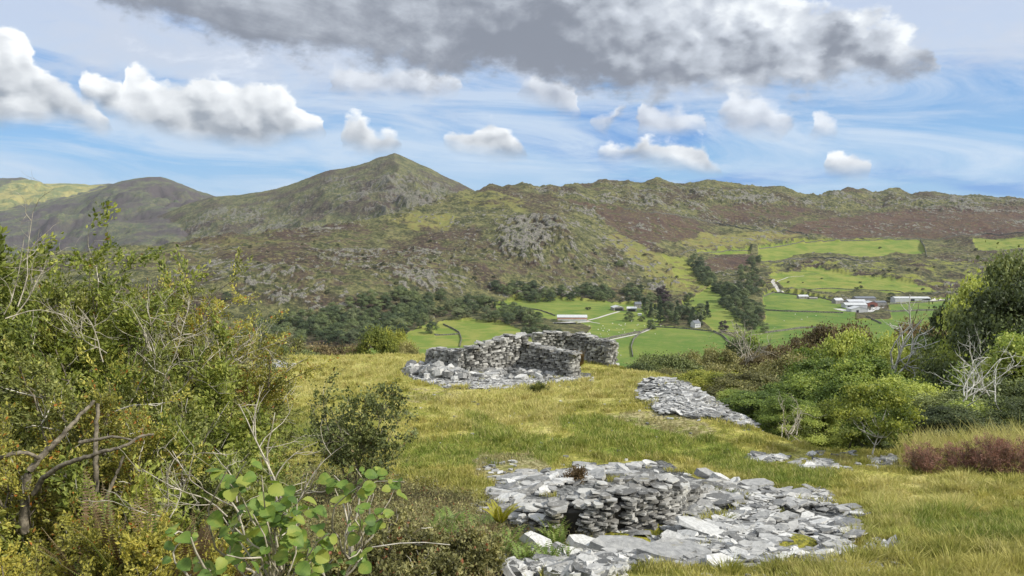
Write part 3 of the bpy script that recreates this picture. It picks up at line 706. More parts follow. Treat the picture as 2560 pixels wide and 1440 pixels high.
def wall_stones(path, rng, course=.08, length=.34, thick=.6, jit=.05, top_slabs=True, lean=.0):
    """dry stone wall: path of (x, y, height); stones laid in courses on both faces and on the top, over a dark core"""
    P_ = np.array(path, float); seg = np.hypot(np.diff(P_[:, 0]), np.diff(P_[:, 1])); cum = np.concatenate([[0], np.cumsum(seg)]); tot = cum[-1]
    def at(u):
        x = np.interp(u, cum, P_[:, 0]); y = np.interp(u, cum, P_[:, 1]); h = np.interp(u, cum, P_[:, 2]); return x, y, h
    def tang(u):
        i = np.clip(np.searchsorted(cum, u) - 1, 0, len(seg) - 1); d = np.diff(P_[:, :2], axis=0)[i]; return d / np.hypot(d[..., 0], d[..., 1])[..., None]
    parts = []; hmax = P_[:, 2].max(); z = -.15
    sgn = [1, -1]
    C_, S_, A_, T_, Yw, Tx, Ty = [], [], [], [], [], [], []
    while z < hmax:
        ch = course * rng.uniform(.55, 1.5)
        for side in sgn + [0, 2]:
            u = -rng.uniform(0, .2) if side in (1, -1) else 0
            if side in (1, -1):
                while u < tot + .02:
                    L = length * rng.uniform(.35, 1.5); uc = min(max(u + L / 2, L * .4), tot - L * .4)
                    x, y, h = at(uc); hz = h + .10 * perlin(uc * 1.7, side * 3.3, 7) + rng.uniform(-.05, .05)
                    if z < hz:
                        t_ = tang(uc); nx, ny = -t_[1], t_[0]
                        o = thick / 2 * (1 - lean * max(z, 0)) - L * .22 + rng.uniform(-jit, jit * .8)
                        gz = GZ(x, y)
                        C_.append((x + nx * o * side, y + ny * o * side, gz + z + ch / 2)); S_.append(L * .54); A_.append(min(1.1, .20 / L + .35)); T_.append(ch * rng.uniform(.75, .98))
                        Yw.append(math.atan2(t_[1], t_[0]) + rng.normal(0, .12)); Tx.append(rng.normal(0, .07) * 1); Ty.append(rng.normal(0, .05))
                    u += L * .93
            else:
                uc = 0.06 if side == 0 else tot - .06; x, y, h = at(uc)
                if z < h:
                    t_ = tang(uc); nx, ny = -t_[1], t_[0]; w_ = -thick / 2 + .1
                    while w_ < thick / 2:
                        L = length * rng.uniform(.4, .9)
                        C_.append((x + nx * (w_ + L * .3), y + ny * (w_ + L * .3), GZ(x, y) + z + ch / 2)); S_.append(L * .55); A_.append(.7); T_.append(ch * .92)
                        Yw.append(math.atan2(ny, nx) + rng.normal(0, .15)); Tx.append(rng.normal(0, .05)); Ty.append(rng.normal(0, .05)); w_ += L * .8
        z += ch
    if top_slabs:
        u = 0
        while u < tot:
            L = length * rng.uniform(.8, 2.0)
            x, y, h = at(min(u + L / 2, tot)); t_ = tang(min(u + L / 2, tot - 1e-3)); nx, ny = -t_[1], t_[0]
            for q in range(2):
                o = rng.uniform(-.3, .3) * thick
                C_.append((x + nx * o, y + ny * o, GZ(x, y) + h + .10 * float(perlin(np.array(u * 1.7), np.array(3.3), 7)) + rng.uniform(0, .06))); S_.append(L * .6); A_.append(rng.uniform(.5, .9)); T_.append(course * rng.uniform(.4, .8))
                Yw.append(rng.uniform(0, 6.28)); Tx.append(rng.normal(0, .12)); Ty.append(rng.normal(0, .12))
            u += L * .7
    f = np.array
    parts.append(slabs(f(C_), f(S_), f(A_), f(T_), f(Yw), f(Tx), f(Ty), rng))
    # core
    n = max(6, int(tot / .25)); us = np.linspace(.05, tot - .05, n); V = []; 
    for u in us:
        x, y, h = at(u); t_ = tang(min(u, tot - 1e-3)); nx, ny = -t_[1], t_[0]; w_ = thick / 2 - .07; g = GZ(x, y); hh = max(h - .09, .02)
        V += [(x - nx * w_, y - ny * w_, g - .3), (x + nx * w_, y + ny * w_, g - .3), (x + nx * w_ * .9, y + ny * w_ * .9, g + hh), (x - nx * w_ * .9, y - ny * w_ * .9, g + hh)]
    Q = []
    for i in range(n - 1):
        a = i * 4; b_ = a + 4
        for j in range(4): Q.append((a + j, a + (j + 1) % 4, b_ + (j + 1) % 4, b_ + j))
    Q += [(0, 1, 2, 3), (4 * n - 1, 4 * n - 2, 4 * n - 3, 4 * n - 4)]
    return parts, (V, Q)
_gz = {}
def GZ(x, y):
    k = (round(float(x), 1), round(float(y), 1))
    if k not in _gz: _gz[k] = float(H(k[0], k[1])[0])
    return _gz[k]
def scatter(poly_px, n, rng, size=(.08, .3), thick=(.02, .05), tilt=.25, zoff=.0, bias=None, k=6, stretch=(.3, .7), pw=2.2, tone=None, thin=-9, slope_y=0.0):
    pts = []; xs = [p[0] for p in poly_px]; ys = [p[1] for p in poly_px]
    from_px = np.stack([rng.uniform(min(xs), max(xs), n * 6), rng.uniform(min(ys), max(ys), n * 6)], 1)
    m = poly_mask([(1.0, poly_px)], 0); nx_, ny_ = from_px[:, 0], from_px[:, 1]; ok = samp(m, nx_ + 34 * fbm(nx_, ny_ * 2, 90, 4, 421), ny_ + 16 * fbm(nx_, ny_ * 2, 90, 4, 422)) > .5
    q = from_px[ok][:n]
    # sight lines to a plane through the patch, then dropped on to the land
    out = []
    a, b, c = pxdir(q[:, 0], q[:, 1]); Y = np.full(len(q), 25.0); lo = np.full(len(q), 4.0); hi = np.full(len(q), 60.0)
    Yg = np.linspace(6, 55, 260); best = np.full(len(q), np.nan)
    XX = (a / b)[:, None] * Yg[None]; hh = H(XX.ravel(), np.repeat(Yg[None], len(q), 0).ravel()).reshape(XX.shape)
    below = hh >= (c / b)[:, None] * Yg[None]; i = below.argmax(1); good = below.any(1)
    q = q[good]; Y = Yg[i[good]] - rng.uniform(0, .19, good.sum()); X = (a / b)[good] * Y
    Z = H(X, Y); n = len(X)
    kp = fbm(X, Y, 1.3, 3, 411) + .5 * fbm(X, Y, .4, 2, 412) > thin; X, Y, Z = X[kp], Y[kp], Z[kp]; n = len(X)
    sz = size[0] + (size[1] - size[0]) * rng.random(n) ** pw; th = rng.uniform(*thick, n) * (.6 + sz / size[1])
    Pp = np.stack([X, Y, Z + zoff * rng.random(n) + th * .4], 1)
    return slabs(Pp, sz, rng.uniform(*stretch, n), th, rng.normal(0, .5, n), rng.normal(0, tilt, n) - slope_y, rng.normal(0, tilt * .8, n), rng, k=k, tn=tone)

rng = np.random.default_rng(11)
# far ruin: a roofless building of five wall lengths
def pw_(px, Y, h): x, y = plan(px, Y); return (x, y, h)
FR = empty('ruined_building', (plan(1300, 41)[0], 41, GZ(*plan(1300, 41))))
tag(FR, 'roofless ruin of grey dry slate walls standing at the far edge of the grassy hilltop', 'ruin')
bpy.context.view_layer.update()
def keep_world(o, root):
    o.parent = root; o.matrix_parent_inverse = mathutils.Matrix.Translation(root.location).inverted()
def core_obj(core, root):
    o = link('wall_core', mesh_np('wall_core', core[0], quads=core[1], mat=MAT_EARTH)); keep_world(o, root)
for path in (
    [pw_(1078, 40.9, .9), pw_(1092, 40.2, 1.18), pw_(1162, 38.4, 1.22)],
    [pw_(1160, 38.5, 1.30), pw_(1185, 38.9, 1.42), pw_(1225, 39.6, 1.72), pw_(1255, 40.2, 1.86), pw_(1285, 40.7, 1.86), pw_(1314, 41.1, 1.88)],
    [pw_(1310, 41.0, 1.50), pw_(1350, 40.3, 1.40), pw_(1400, 39.3, 1.34), pw_(1438, 38.6, 1.30)],
    [pw_(1335, 45.0, 1.60), pw_(1380, 45.3, 1.78), pw_(1440, 45.2, 1.62), pw_(1462, 44.8, 1.62)],
    [pw_(1456, 44.4, 1.45), pw_(1485, 43.6, 1.50), pw_(1532, 42.4, 1.38)]):
    path = [(a, b, c * .93) for a, b, c in path]
    parts, core = wall_stones(path, rng, course=.10, length=.42, thick=.62, jit=.05)
    o = slab_object('wall', parts, MAT_RUIN); keep_world(o, FR); core_obj(core, FR)
# rubble at the foot of the far ruin
o = slab_object('slate_rubble', [scatter([(1000,932),(1090,922),(1160,938),(1310,930),(1440,934),(1482,936),(1475,948),(1350,968),(1180,972),(1060,960)], 6500, rng, (.04, .18), (.012, .035), .2, .03, pw=1.6, thin=-.32),
   scatter([(1020,925),(1085,915),(1110,925),(1165,940),(1150,950),(1090,945),(1020,940)], 330, rng, (.12, .42), (.08, .25), .35, .22, k=7, stretch=(.6, 1)),
   scatter([(1170,935),(1300,925),(1430,935),(1430,945),(1200,950)], 150, rng, (.15, .4), (.06, .18), .3, .1, k=7)], MAT_SLATE)
tag(o, 'apron of small grey slate chips round the foot of the far ruin', 'rubble', kind='stuff')
# near ruin
NR = empty('collapsed_wall', (plan(1500, 14)[0], 14, GZ(*plan(1500, 14))))
tag(NR, 'low curved slate wall, half collapsed, with big flat slabs on its top in the foreground', 'ruin')
def g_(px, py, h): x, y, z = at_ground(px, py); return (x, y, h)
for path, kw in (
    ([g_(1235, 1262, .08), g_(1280, 1298, .18), g_(1345, 1328, .36), g_(1430, 1340, .54), g_(1520, 1334, .64), g_(1600, 1318, .70), g_(1652, 1304, .72)], dict(course=.030, length=.22, thick=.85, lean=.12)),
    ([g_(1648, 1290, .66), g_(1690, 1268, .44), g_(1730, 1250, .26), g_(1790, 1236, .18), g_(1840, 1232, .08)], dict(course=.052, length=.30, thick=.75))):
    parts, core = wall_stones(path, rng, **kw)
    # heavy cover slabs
    n = 24 if len(path) == 7 else 8
    P_ = np.array(path); u = np.linspace(0, 1, n) * (len(P_) - 1); x = np.interp(u, range(len(P_)), P_[:, 0]); y = np.interp(u, range(len(P_)), P_[:, 1]) + rng.uniform(-.1, .3, n); h = np.interp(u, range(len(P_)), P_[:, 2])
    zz = np.array([GZ(a, b) for a, b in zip(x, y)])
    parts.append(slabs(np.stack([x, y, zz + h * rng.uniform(.88, 1.03, n) + .03], 1), rng.uniform(.14, .34, n), rng.uniform(.4, .7, n), rng.uniform(.015, .035, n), rng.uniform(-.6, .6, n), rng.normal(.12, .14, n), rng.normal(-.05, .14, n), rng, k=7, tn=rng.uniform(.3, .9, n)))
    o = slab_object('wall', parts, MAT_RUIN); keep_world(o, NR); core_obj(core, NR)
o = slab_object('slate_scree', [
   scatter([(1440,1345),(1560,1325),(1660,1305),(1760,1320),(1860,1290),(1870,1240),(1920,1232),(2040,1238),(2150,1300),(2130,1375),(2060,1410),(1850,1425),(1500,1425),(1530,1385),(1530,1355)], 7500, rng, (.025, .25), (.008, .024), .24, .14, pw=2.3, thin=-.14, stretch=(.22, .6), slope_y=-.1),
   scatter([(1190,1230),(1700,1130),(1900,1190),(2200,1270),(2260,1400),(2100,1450),(1150,1460),(1180,1400),(1420,1370),(1250,1300)], 420, rng, (.03, .16), (.01, .03), .16, .0, pw=2.0, thin=.02),
   scatter([(1230,1450),(1320,1388),(1530,1385),(1560,1430),(1500,1450)], 1100, rng, (.04, .20), (.02, .07), .35, .06, pw=1.8, k=7, thin=-.15),
   scatter([(1550,1340),(1700,1310),(1880,1330),(2080,1290),(2110,1350),(1900,1400),(1600,1405)], 170, rng, (.16, .36), (.02, .04), .17, .12, pw=1.8, k=7, thin=-.2, stretch=(.3, .65)),
   scatter([(1235,1255),(1330,1345),(1480,1345),(1640,1325),(1640,1300),(1480,1325),(1330,1320)], 260, rng, (.08, .26), (.03, .09), .3, .06, k=7),
   scatter([(1660,1290),(1700,1250),(1850,1215),(1870,1250),(1760,1300)], 160, rng, (.10, .36), (.03, .07), .3, .10, k=7),
   scatter([(1230,1240),(1280,1190),(1450,1172),(1640,1160),(1560,1190),(1400,1215),(1260,1260)], 330, rng, (.12, .40), (.03, .06), .18, .06, k=7)], MAT_SLATE)
tag(o, 'spread of broken pale grey slates in front of the collapsed wall', 'scree', kind='stuff')
o = slab_object('slate_tip', [
   scatter([(1590,968),(1615,950),(1690,948),(1740,960),(1800,998),(1905,1070),(1860,1068),(1760,1046),(1680,1034),(1600,1004)], 4600, rng, (.05, .26), (.010, .030), .2, .10, pw=1.7, thin=-.3, slope_y=-.05),
   scatter([(1560,950),(1700,930),(1930,1075),(1900,1090),(1760,1070),(1570,1020)], 260, rng, (.04, .16), (.01, .03), .16, .0, thin=.0)], MAT_SLATE)
tag(o, 'heap of grey slate waste spilling over the right edge of the hilltop', 'slate heap', kind='stuff')
o = slab_object('slate_chips', [scatter(p, n, rng, sz, (.02, .05), .15, .01, pw=1.8) for p, n, sz in (
   ([(640,905),(700,900),(745,912),(720,925),(650,925)], 380, (.06, .3)),
   ([(1860,1140),(1900,1140),(1960,1150),(1920,1160),(1870,1152)], 90, (.08, .34)), ([(1985,1165),(2060,1155),(2110,1165),(2080,1175),(1990,1175)], 90, (.08, .36)),
   ([(2180,1150),(2240,1146),(2252,1156),(2190,1162)], 60, (.08, .36)), ([(2190,1360),(2240,1350),(2260,1370),(2210,1385)], 70, (.05, .2)),
   ([(1200,1150),(1300,1150),(1300,1210),(1200,1210)], 50, (.03, .14)), ([(1160,1410),(1330,1395),(1330,1440),(1160,1440)], 160, (.04, .2)),
   ([(1930,1120),(2100,1130),(2300,1150),(2150,1180),(1960,1170)], 60, (.06, .26)), ([(1000,960),(1500,960),(1850,1130),(1900,1200),(1150,1200),(1020,1100)], 110, (.03, .12)),
   ([(2080,1330),(2200,1340),(2330,1420),(2100,1430)], 60, (.03, .16)))], MAT_SLATE)
tag(o, 'scattered pale slate pieces lying in the turf', 'stones', kind='stuff')
# single large slabs and boulders that stand out
LS = [(1762, 1205, .30, .14, .3, .35, 'thick square-edged slate block perched behind the corner of the collapsed wall'),
      (1895, 1222, .42, .06, .15, .0, 'dark flat slab jutting over the grass right of the collapsed wall'),
      (1800, 1218, .24, .16, .2, .4, 'rounded pale boulder on the grass beside the fallen slabs'),
      (1770, 1355, .70, .06, -.2, .24, 'long pale slab lying across the middle of the near scree, the longest one'),
      (1590, 1285, .50, .07, .25, .25, 'grey slab leaning at the foot of the wall corner'),
      (1560, 1395, .48, .10, .1, .1, 'dark-edged thick slab at the lower left of the near scree'),
      (1690, 1405, .55, .08, .05, .05, 'broad slab with a dark underside near the lower edge of the scree'),
      (1345, 1395, .26, .13, .3, .5, 'pale angular boulder at the left end of the lowest line of stones'),
      (1460, 1392, .30, .13, .2, .3, 'large white-topped boulder in the lowest line of stones'),
      (1990, 1252, .36, .06, .2, -.2, 'dark grey slab crowning the right-hand mound of scree')]
for px, py, sz, th, tx, ty, lab in LS:
    x, y, z = at_ground(px, py)
    r_ = np.random.default_rng(int(px))
    p = slabs(np.array([[0, 0, 0.]]), np.array([sz]), np.array([.55]), np.array([th]), np.array([-.5 if px in (1770, 1590) else .1]), np.array([tx]), np.array([ty]), r_, k=8, tn=np.array([.85 if 'pale' in lab or 'white' in lab else .45]))
    o = slab_object('stone_slab', [p], MAT_SLATE); o.location = (x, y, z + th * .4 + sz * abs(ty) * .4 + .10)
    tag(o, lab, 'stone', 'large loose stones round the near ruin')
# ---------------------------------------------------------------- foliage and wood materials
def leaf_material(name, c1, c2, c3, trans=.35, varscale=1.2, obj=0.0, accent=None, acc=.93):
    m, t, bs = material(name)
    pos = t.new('ShaderNodeNewGeometry').outputs['Position']
    a = t.new('ShaderNodeAttribute'); a.attribute_name = 'rnd'; r = a.outputs['Fac']
    n = t.noise(pos, varscale, 4, .6)
    k = t.m('ADD', t.m('MULTIPLY', r, .55), t.m('MULTIPLY', t.m('SUBTRACT', n, .5), 1.9))
    if obj: k = t.m('ADD', k, t.m('MULTIPLY', t.m('SUBTRACT', t.new('ShaderNodeObjectInfo').outputs['Random'], .5), obj))
    c = t.mix(t.ss(k, -.05, .32), c1, c2); c = t.mix(t.ss(k, .3, .75), c, c3)
    if accent:
        f = t.m('FRACT', t.m('MULTIPLY', r, 17.31)); c = t.mix(t.ss(f, acc, acc + .02), c, accent)
    t.put(bs.inputs['Base Color'], c); bs.inputs['Roughness'].default_value = .55; bs.inputs['Specular IOR Level'].default_value = .3
    tr = t.new('ShaderNodeBsdfTranslucent'); t.put(tr.inputs[0], t.mix(.5, c, t.mix(1.0, c, (1.3, 1.25, .5), 'MULTIPLY')))
    mx = t.new('ShaderNodeMixShader'); mx.inputs[0].default_value = trans
    t.l.new(bs.outputs[0], mx.inputs[1]); t.l.new(tr.outputs[0], mx.inputs[2]); t.l.new(mx.outputs[0], t.n['Material Output'].inputs[0])
    return m
def bark_material(name, c1, c2, sc=20):
    m, t, bs = material(name); pos = t.new('ShaderNodeNewGeometry').outputs['Position']
    t.put(bs.inputs['Base Color'], t.mix(t.ss(t.noise(pos, sc, 4, .7), .35, .65), c1, c2))
    bmp = t.new('ShaderNodeBump'); bmp.inputs['Strength'].default_value = .6; bmp.inputs['Distance'].default_value = .01
    t.put(bmp.inputs['Height'], t.noise(pos, sc * 2, 4, .7)); t.put(bs.inputs['Normal'], bmp.outputs[0]); return m
BARK = bark_material('grey_brown_bark', (.07, .06, .045), (.22, .19, .14))
BARK_GREY = bark_material('pale_dead_wood', (.30, .28, .23), (.62, .58, .50), 9)
BARK_BIRCH = bark_material('birch_bark', (.30, .28, .25), (.70, .68, .63), 7)
BARK_DARK = bark_material('dark_bark', (.03, .027, .022), (.08, .07, .055))
LM = dict(
 shrubgreen=leaf_material('bright_shrub_leaves', (.095,.125,.026), (.22,.26,.050), (.42,.43,.10), .35, 1.6, accent=(.30,.12,.04), acc=.985),
 shrubolive=leaf_material('olive_shrub_leaves', (.095,.11,.032), (.20,.22,.058), (.38,.38,.11), .3, 1.6, accent=(.20,.09,.04), acc=.985),
 shrubyellow=leaf_material('yellowing_shrub_leaves', (.15,.155,.038), (.34,.325,.065), (.56,.51,.12), .35, 1.8, accent=(.38,.15,.03), acc=.94),
 hedgeorange=leaf_material('autumn_tinted_leaves', (.15,.15,.034), (.31,.29,.050), (.50,.43,.085), .35, 2.2, accent=(.40,.13,.03), acc=.975),
 alder=leaf_material('dark_alder_leaves', (.060,.075,.026), (.13,.155,.050), (.25,.27,.095), .25, 1.6, accent=(.15,.10,.03), acc=.975),
 hazel=leaf_material('hazel_leaves', (.075,.135,.028), (.15,.235,.042), (.29,.33,.065), .4, 9.0),
 oakfar=leaf_material('distant_broadleaf', (.050,.072,.030), (.095,.128,.048), (.165,.20,.075), .2, .06, .8),
 oakgrey=leaf_material('distant_grey_green', (.075,.092,.045), (.13,.155,.070), (.20,.225,.095), .15, .06, .6),
 copper=leaf_material('copper_beech', (0.026,0.018,0.019), (0.050,0.034,0.034), (0.086,0.058,0.053), .1, .1),
 conif=leaf_material('spruce_needles', (.035,.055,.026), (.062,.090,.040), (.105,.135,.058), .1, .1),
 scrubby=leaf_material('hillside_thorn', (0.026,0.035,0.016), (0.049,0.060,0.023), (0.085,0.091,0.036), .1, .1, .6),
 midgreen=leaf_material('gully_green', (.095,.145,.030), (.24,.31,.058), (.46,.50,.12), .3, .35, .9),
 midyellow=leaf_material('gully_yellow_green', (.12,.15,.030), (.28,.30,.050), (.48,.46,.10), .3, .4, .5),
 middark=leaf_material('gully_dark_green', (.055,.072,.030), (.12,.15,.052), (.24,.27,.095), .25, .35, .5),
 midolive=leaf_material('gully_olive', (.095,.095,.038), (.20,.195,.068), (.34,.31,.12), .25, .35, .6),
 midbrown=leaf_material('gully_russet_oak', (.080,.064,.030), (.16,.125,.055), (.26,.205,.095), .2, .35, .6),
 midorange=leaf_material('gully_orange_oak', (.12,.088,.034), (.23,.165,.060), (.34,.25,.10), .25, .35, .5),
 birch=leaf_material('birch_leaves', (0.081,0.115,0.024), (0.203,0.243,0.047), (0.405,0.419,0.095), .4, 1.5),
 heather=leaf_material('heather_in_flower', (.12,.070,.045), (.30,.155,.115), (.46,.25,.19), .15, 2.5),
 gorse=leaf_material('gorse_needles', (0.052,0.070,0.021), (0.131,0.149,0.038), (0.263,0.263,0.070), .15, 2.5),
 bracken=leaf_material('dead_bracken', (.085,.058,.028), (.16,.105,.050), (.27,.185,.09), .3, 3.0),
 fern=leaf_material('green_fern', (0.088,0.131,0.032), (0.175,0.245,0.052), (0.315,0.385,0.088), .35, 3.0),
 fernyellow=leaf_material('yellow_fern', (.22,.23,.03), (.36,.34,.04), (.48,.43,.06), .4, 3.0),
 bramble=leaf_material('bramble_leaves', (.095,.095,.038), (.21,.205,.080), (.38,.35,.14), .3, 2.5, accent=(.26,.10,.05), acc=.965),
 straw=leaf_material('dry_stalks', (0.180,0.140,0.065), (0.360,0.290,0.140), (0.520,0.440,0.250), .2, 2.5),
)
# ---------------------------------------------------------------- growing branches and leaves
def unit(v): return v / np.maximum(np.linalg.norm(v, axis=-1, keepdims=True), 1e-9)
def grow(p, d, L, k, rng, wob=.25, up=.0, grav=0.0):
    """polylines: starts p, directions d, lengths L; k segments each"""
    n = len(p); pts = [p]; d = unit(d)
    for i in range(k):
        d = unit(d + rng.normal(0, wob, (n, 3)) + np.array([0, 0, up - grav * (i / k)]))
        pts.append(pts[-1] + d * (L / k)[:, None])
    return np.stack(pts, 1)
def branch_off(pts, cnt, rng, lo=.25, hi=1.0, ang=.8):
    n, k1, _ = pts.shape; i = rng.integers(0, n, cnt); f = rng.uniform(lo, hi, cnt) * (k1 - 1); j = np.minimum(f.astype(int), k1 - 2); t = (f - j)[:, None]
    p = pts[i, j] * (1 - t) + pts[i, j + 1] * t; d = unit(pts[i, j + 1] - pts[i, j])
    return p, unit(d + rng.normal(0, ang, (cnt, 3))), i, f / (k1 - 1)
def tubes(pts, r0, r1, sides=4):
    n, k1, _ = pts.shape; r0 = np.broadcast_to(r0, (n,)); r1 = np.broadcast_to(r1, (n,))
    d = unit(np.gradient(pts, axis=1)); ref = np.where(np.abs(d[..., 2:3]) > .9, [[[1., 0, 0]]], [[[0, 0, 1.]]])
    a = unit(np.cross(d, ref)); b = np.cross(d, a); t = np.linspace(0, 1, k1)[None, :, None]
    rad = r0[:, None, None] * (1 - t) + r1[:, None, None] * t
    an = np.arange(sides) * 2 * np.pi / sides
    ring = pts[:, :, None] + (a[:, :, None] * np.cos(an)[None, None, :, None] + b[:, :, None] * np.sin(an)[None, None, :, None]) * rad[..., None]
    V = ring.reshape(-1, 3); base = (np.arange(n) * k1 * sides)[:, None, None]
    r = (np.arange(k1 - 1) * sides)[None, :, None]; s_ = np.arange(sides)[None, None]; sn = (s_ + 1) % sides
    q = np.stack([base + r + s_, base + r + sn, base + r + sides + sn, base + r + sides + s_], -1).reshape(-1, 4)
    return V, q
def cat_mesh(name, parts, mat, parent=None, smooth=False, rnd=None):
    V = []; Q = []; o = 0
    for v, q in parts: V.append(v); Q.append(q + o); o += len(v)
    V = np.concatenate(V); Q = np.concatenate(Q)
    return mesh_np(name, V, quads=Q, mat=mat, smooth=smooth, attrs=None if rnd is None else dict(rnd=rnd))
def leaves(P, size, rng, asp=.55, d=None, flat=.0, droop=0.0, fold=.15, nrm=None, nk=1.0):
    """kite-shaped leaves at P"""
    n = len(P); size = np.broadcast_to(size, (n,))
    a = unit(rng.normal(0, 1, (n, 3)) * np.array([1, 1, 1 - flat])) if d is None else unit(d + rng.normal(0, .55, (n, 3)))
    a[:, 2] -= droop; a = unit(a)
    nn = unit(rng.normal(0, 1, (n, 3)) + (np.array([0, 0, 1.2]) if nrm is None else nrm * nk))
    if nrm is not None: a = unit(a - (a * nn).sum(1, keepdims=True) * nn)
    b = unit(np.cross(a, nn)); c = np.cross(a, b)
    S = size[:, None]
    V = np.stack([P, P + a * S * .5 + b * S * asp * .5 + c * S * fold, P + a * S, P + a * S * .5 - b * S * asp * .5 + c * S * fold], 1).reshape(-1, 3)
    return V, np.arange(4 * n).reshape(n, 4)
def leaf_mesh(name, parts, mat, rng):
    V = []; Q = []; o = 0
    for v, q in parts: V.append(v); Q.append(q + o); o += len(v)
    V = np.concatenate(V); Q = np.concatenate(Q); r = np.repeat(rng.random(len(V) // 4), 4)
    return mesh_np(name, V, quads=Q, mat=mat, attrs=dict(rnd=r))
def shrub(name, cat, label, loc, h, rad, leafm, seed, nleaf=22000, lsize=.04, stems=12, br=14, tw=7, bare=None, barem=None, bark=None, group=None, asp=.55, erect=.6, dome=1.0, lean=(0, 0), stemr=.018, tuft=.055, sprig=0):
    """many-stemmed bush: stems, branches, twigs, leaves along the twigs; some twigs bare"""
    rng = np.random.default_rng(seed); root = empty(name, loc); tag(root, label, cat, group)
    th = rng.uniform(0, 2 * np.pi, stems); rr = np.sqrt(rng.random(stems))
    d = np.stack([np.cos(th) * rr * rad / h * 1.1 + lean[0], np.sin(th) * rr * rad / h * 1.1 + lean[1], np.ones(stems)], 1)
    p = np.stack([np.cos(th) * rr * rad * .25, np.sin(th) * rr * rad * .25, np.full(stems, -.1)], 1)
    L = h * (1.02 - .30 * rr ** 2 * dome) * rng.uniform(.75, 1.0, stems)
    S = grow(p, d, L, 7, rng, .13, .05)
    p, dd, i, f = branch_off(S, stems * br, rng, .18, .98, .75); dd[:, 2] += .15
    B = grow(p, dd, h * .34 * rng.uniform(.4, 1.1, len(p)) * (1.1 - .5 * f), 5, rng, .22, .10 * erect)
    p, dd, i2, f2 = branch_off(B, stems * br * tw, rng, .2, 1, .7)
    T = grow(p, dd, h * .12 * rng.uniform(.4, 1.3, len(p)), 3, rng, .25, .12 * erect)
    if sprig:
        p, dd, _, _ = branch_off(S, sprig, rng, .9, 1, .25); dd[:, 2] = np.abs(dd[:, 2]) + .8
        SP_ = grow(p, dd, h * .20 * rng.uniform(.5, 1.2, sprig), 3, rng, .12, .1); T = np.concatenate([T, SP_, SP_, SP_])
    nb = int(len(T) * (bare or 0)); live = T[nb:]
    pr = [tubes(S, stemr, stemr * .3, 6), tubes(B, stemr * .45, stemr * .12, 4), tubes(live[:len(live) // 2], stemr * .14, stemr * .06, 3)]
    if nb: pr.append(tubes(T[:nb], .0042, .0018, 3))
    me = cat_mesh('branches', pr, [bark or BARK, barem or BARK_GREY], smooth=True)
    if nb:
        nq = [len(q) for _, q in pr]; mi = np.zeros(sum(nq), np.int32); mi[-nq[3]:] = 1; mi[nq[0]:nq[0] + nq[1] // 5] = 1; me.polygons.foreach_set('material_index', mi)
    link('branches', me, root)
    i = (rng.random(nleaf) * max(8, len(live) * .8)).astype(int); f = rng.uniform(.15, 1, nleaf) * 3; j = np.minimum(f.astype(int), 2); t = (f - j)[:, None]
    P_ = live[i, j] * (1 - t) + live[i, j + 1] * t + rng.normal(0, tuft, (nleaf, 3)) * .6
    dd = live[i, j + 1] - live[i, j]
    link('foliage', leaf_mesh('foliage', [leaves(P_, lsize * rng.uniform(.6, 1.25, nleaf), rng, asp, unit(dd))], LM[leafm], rng), root)
    return root

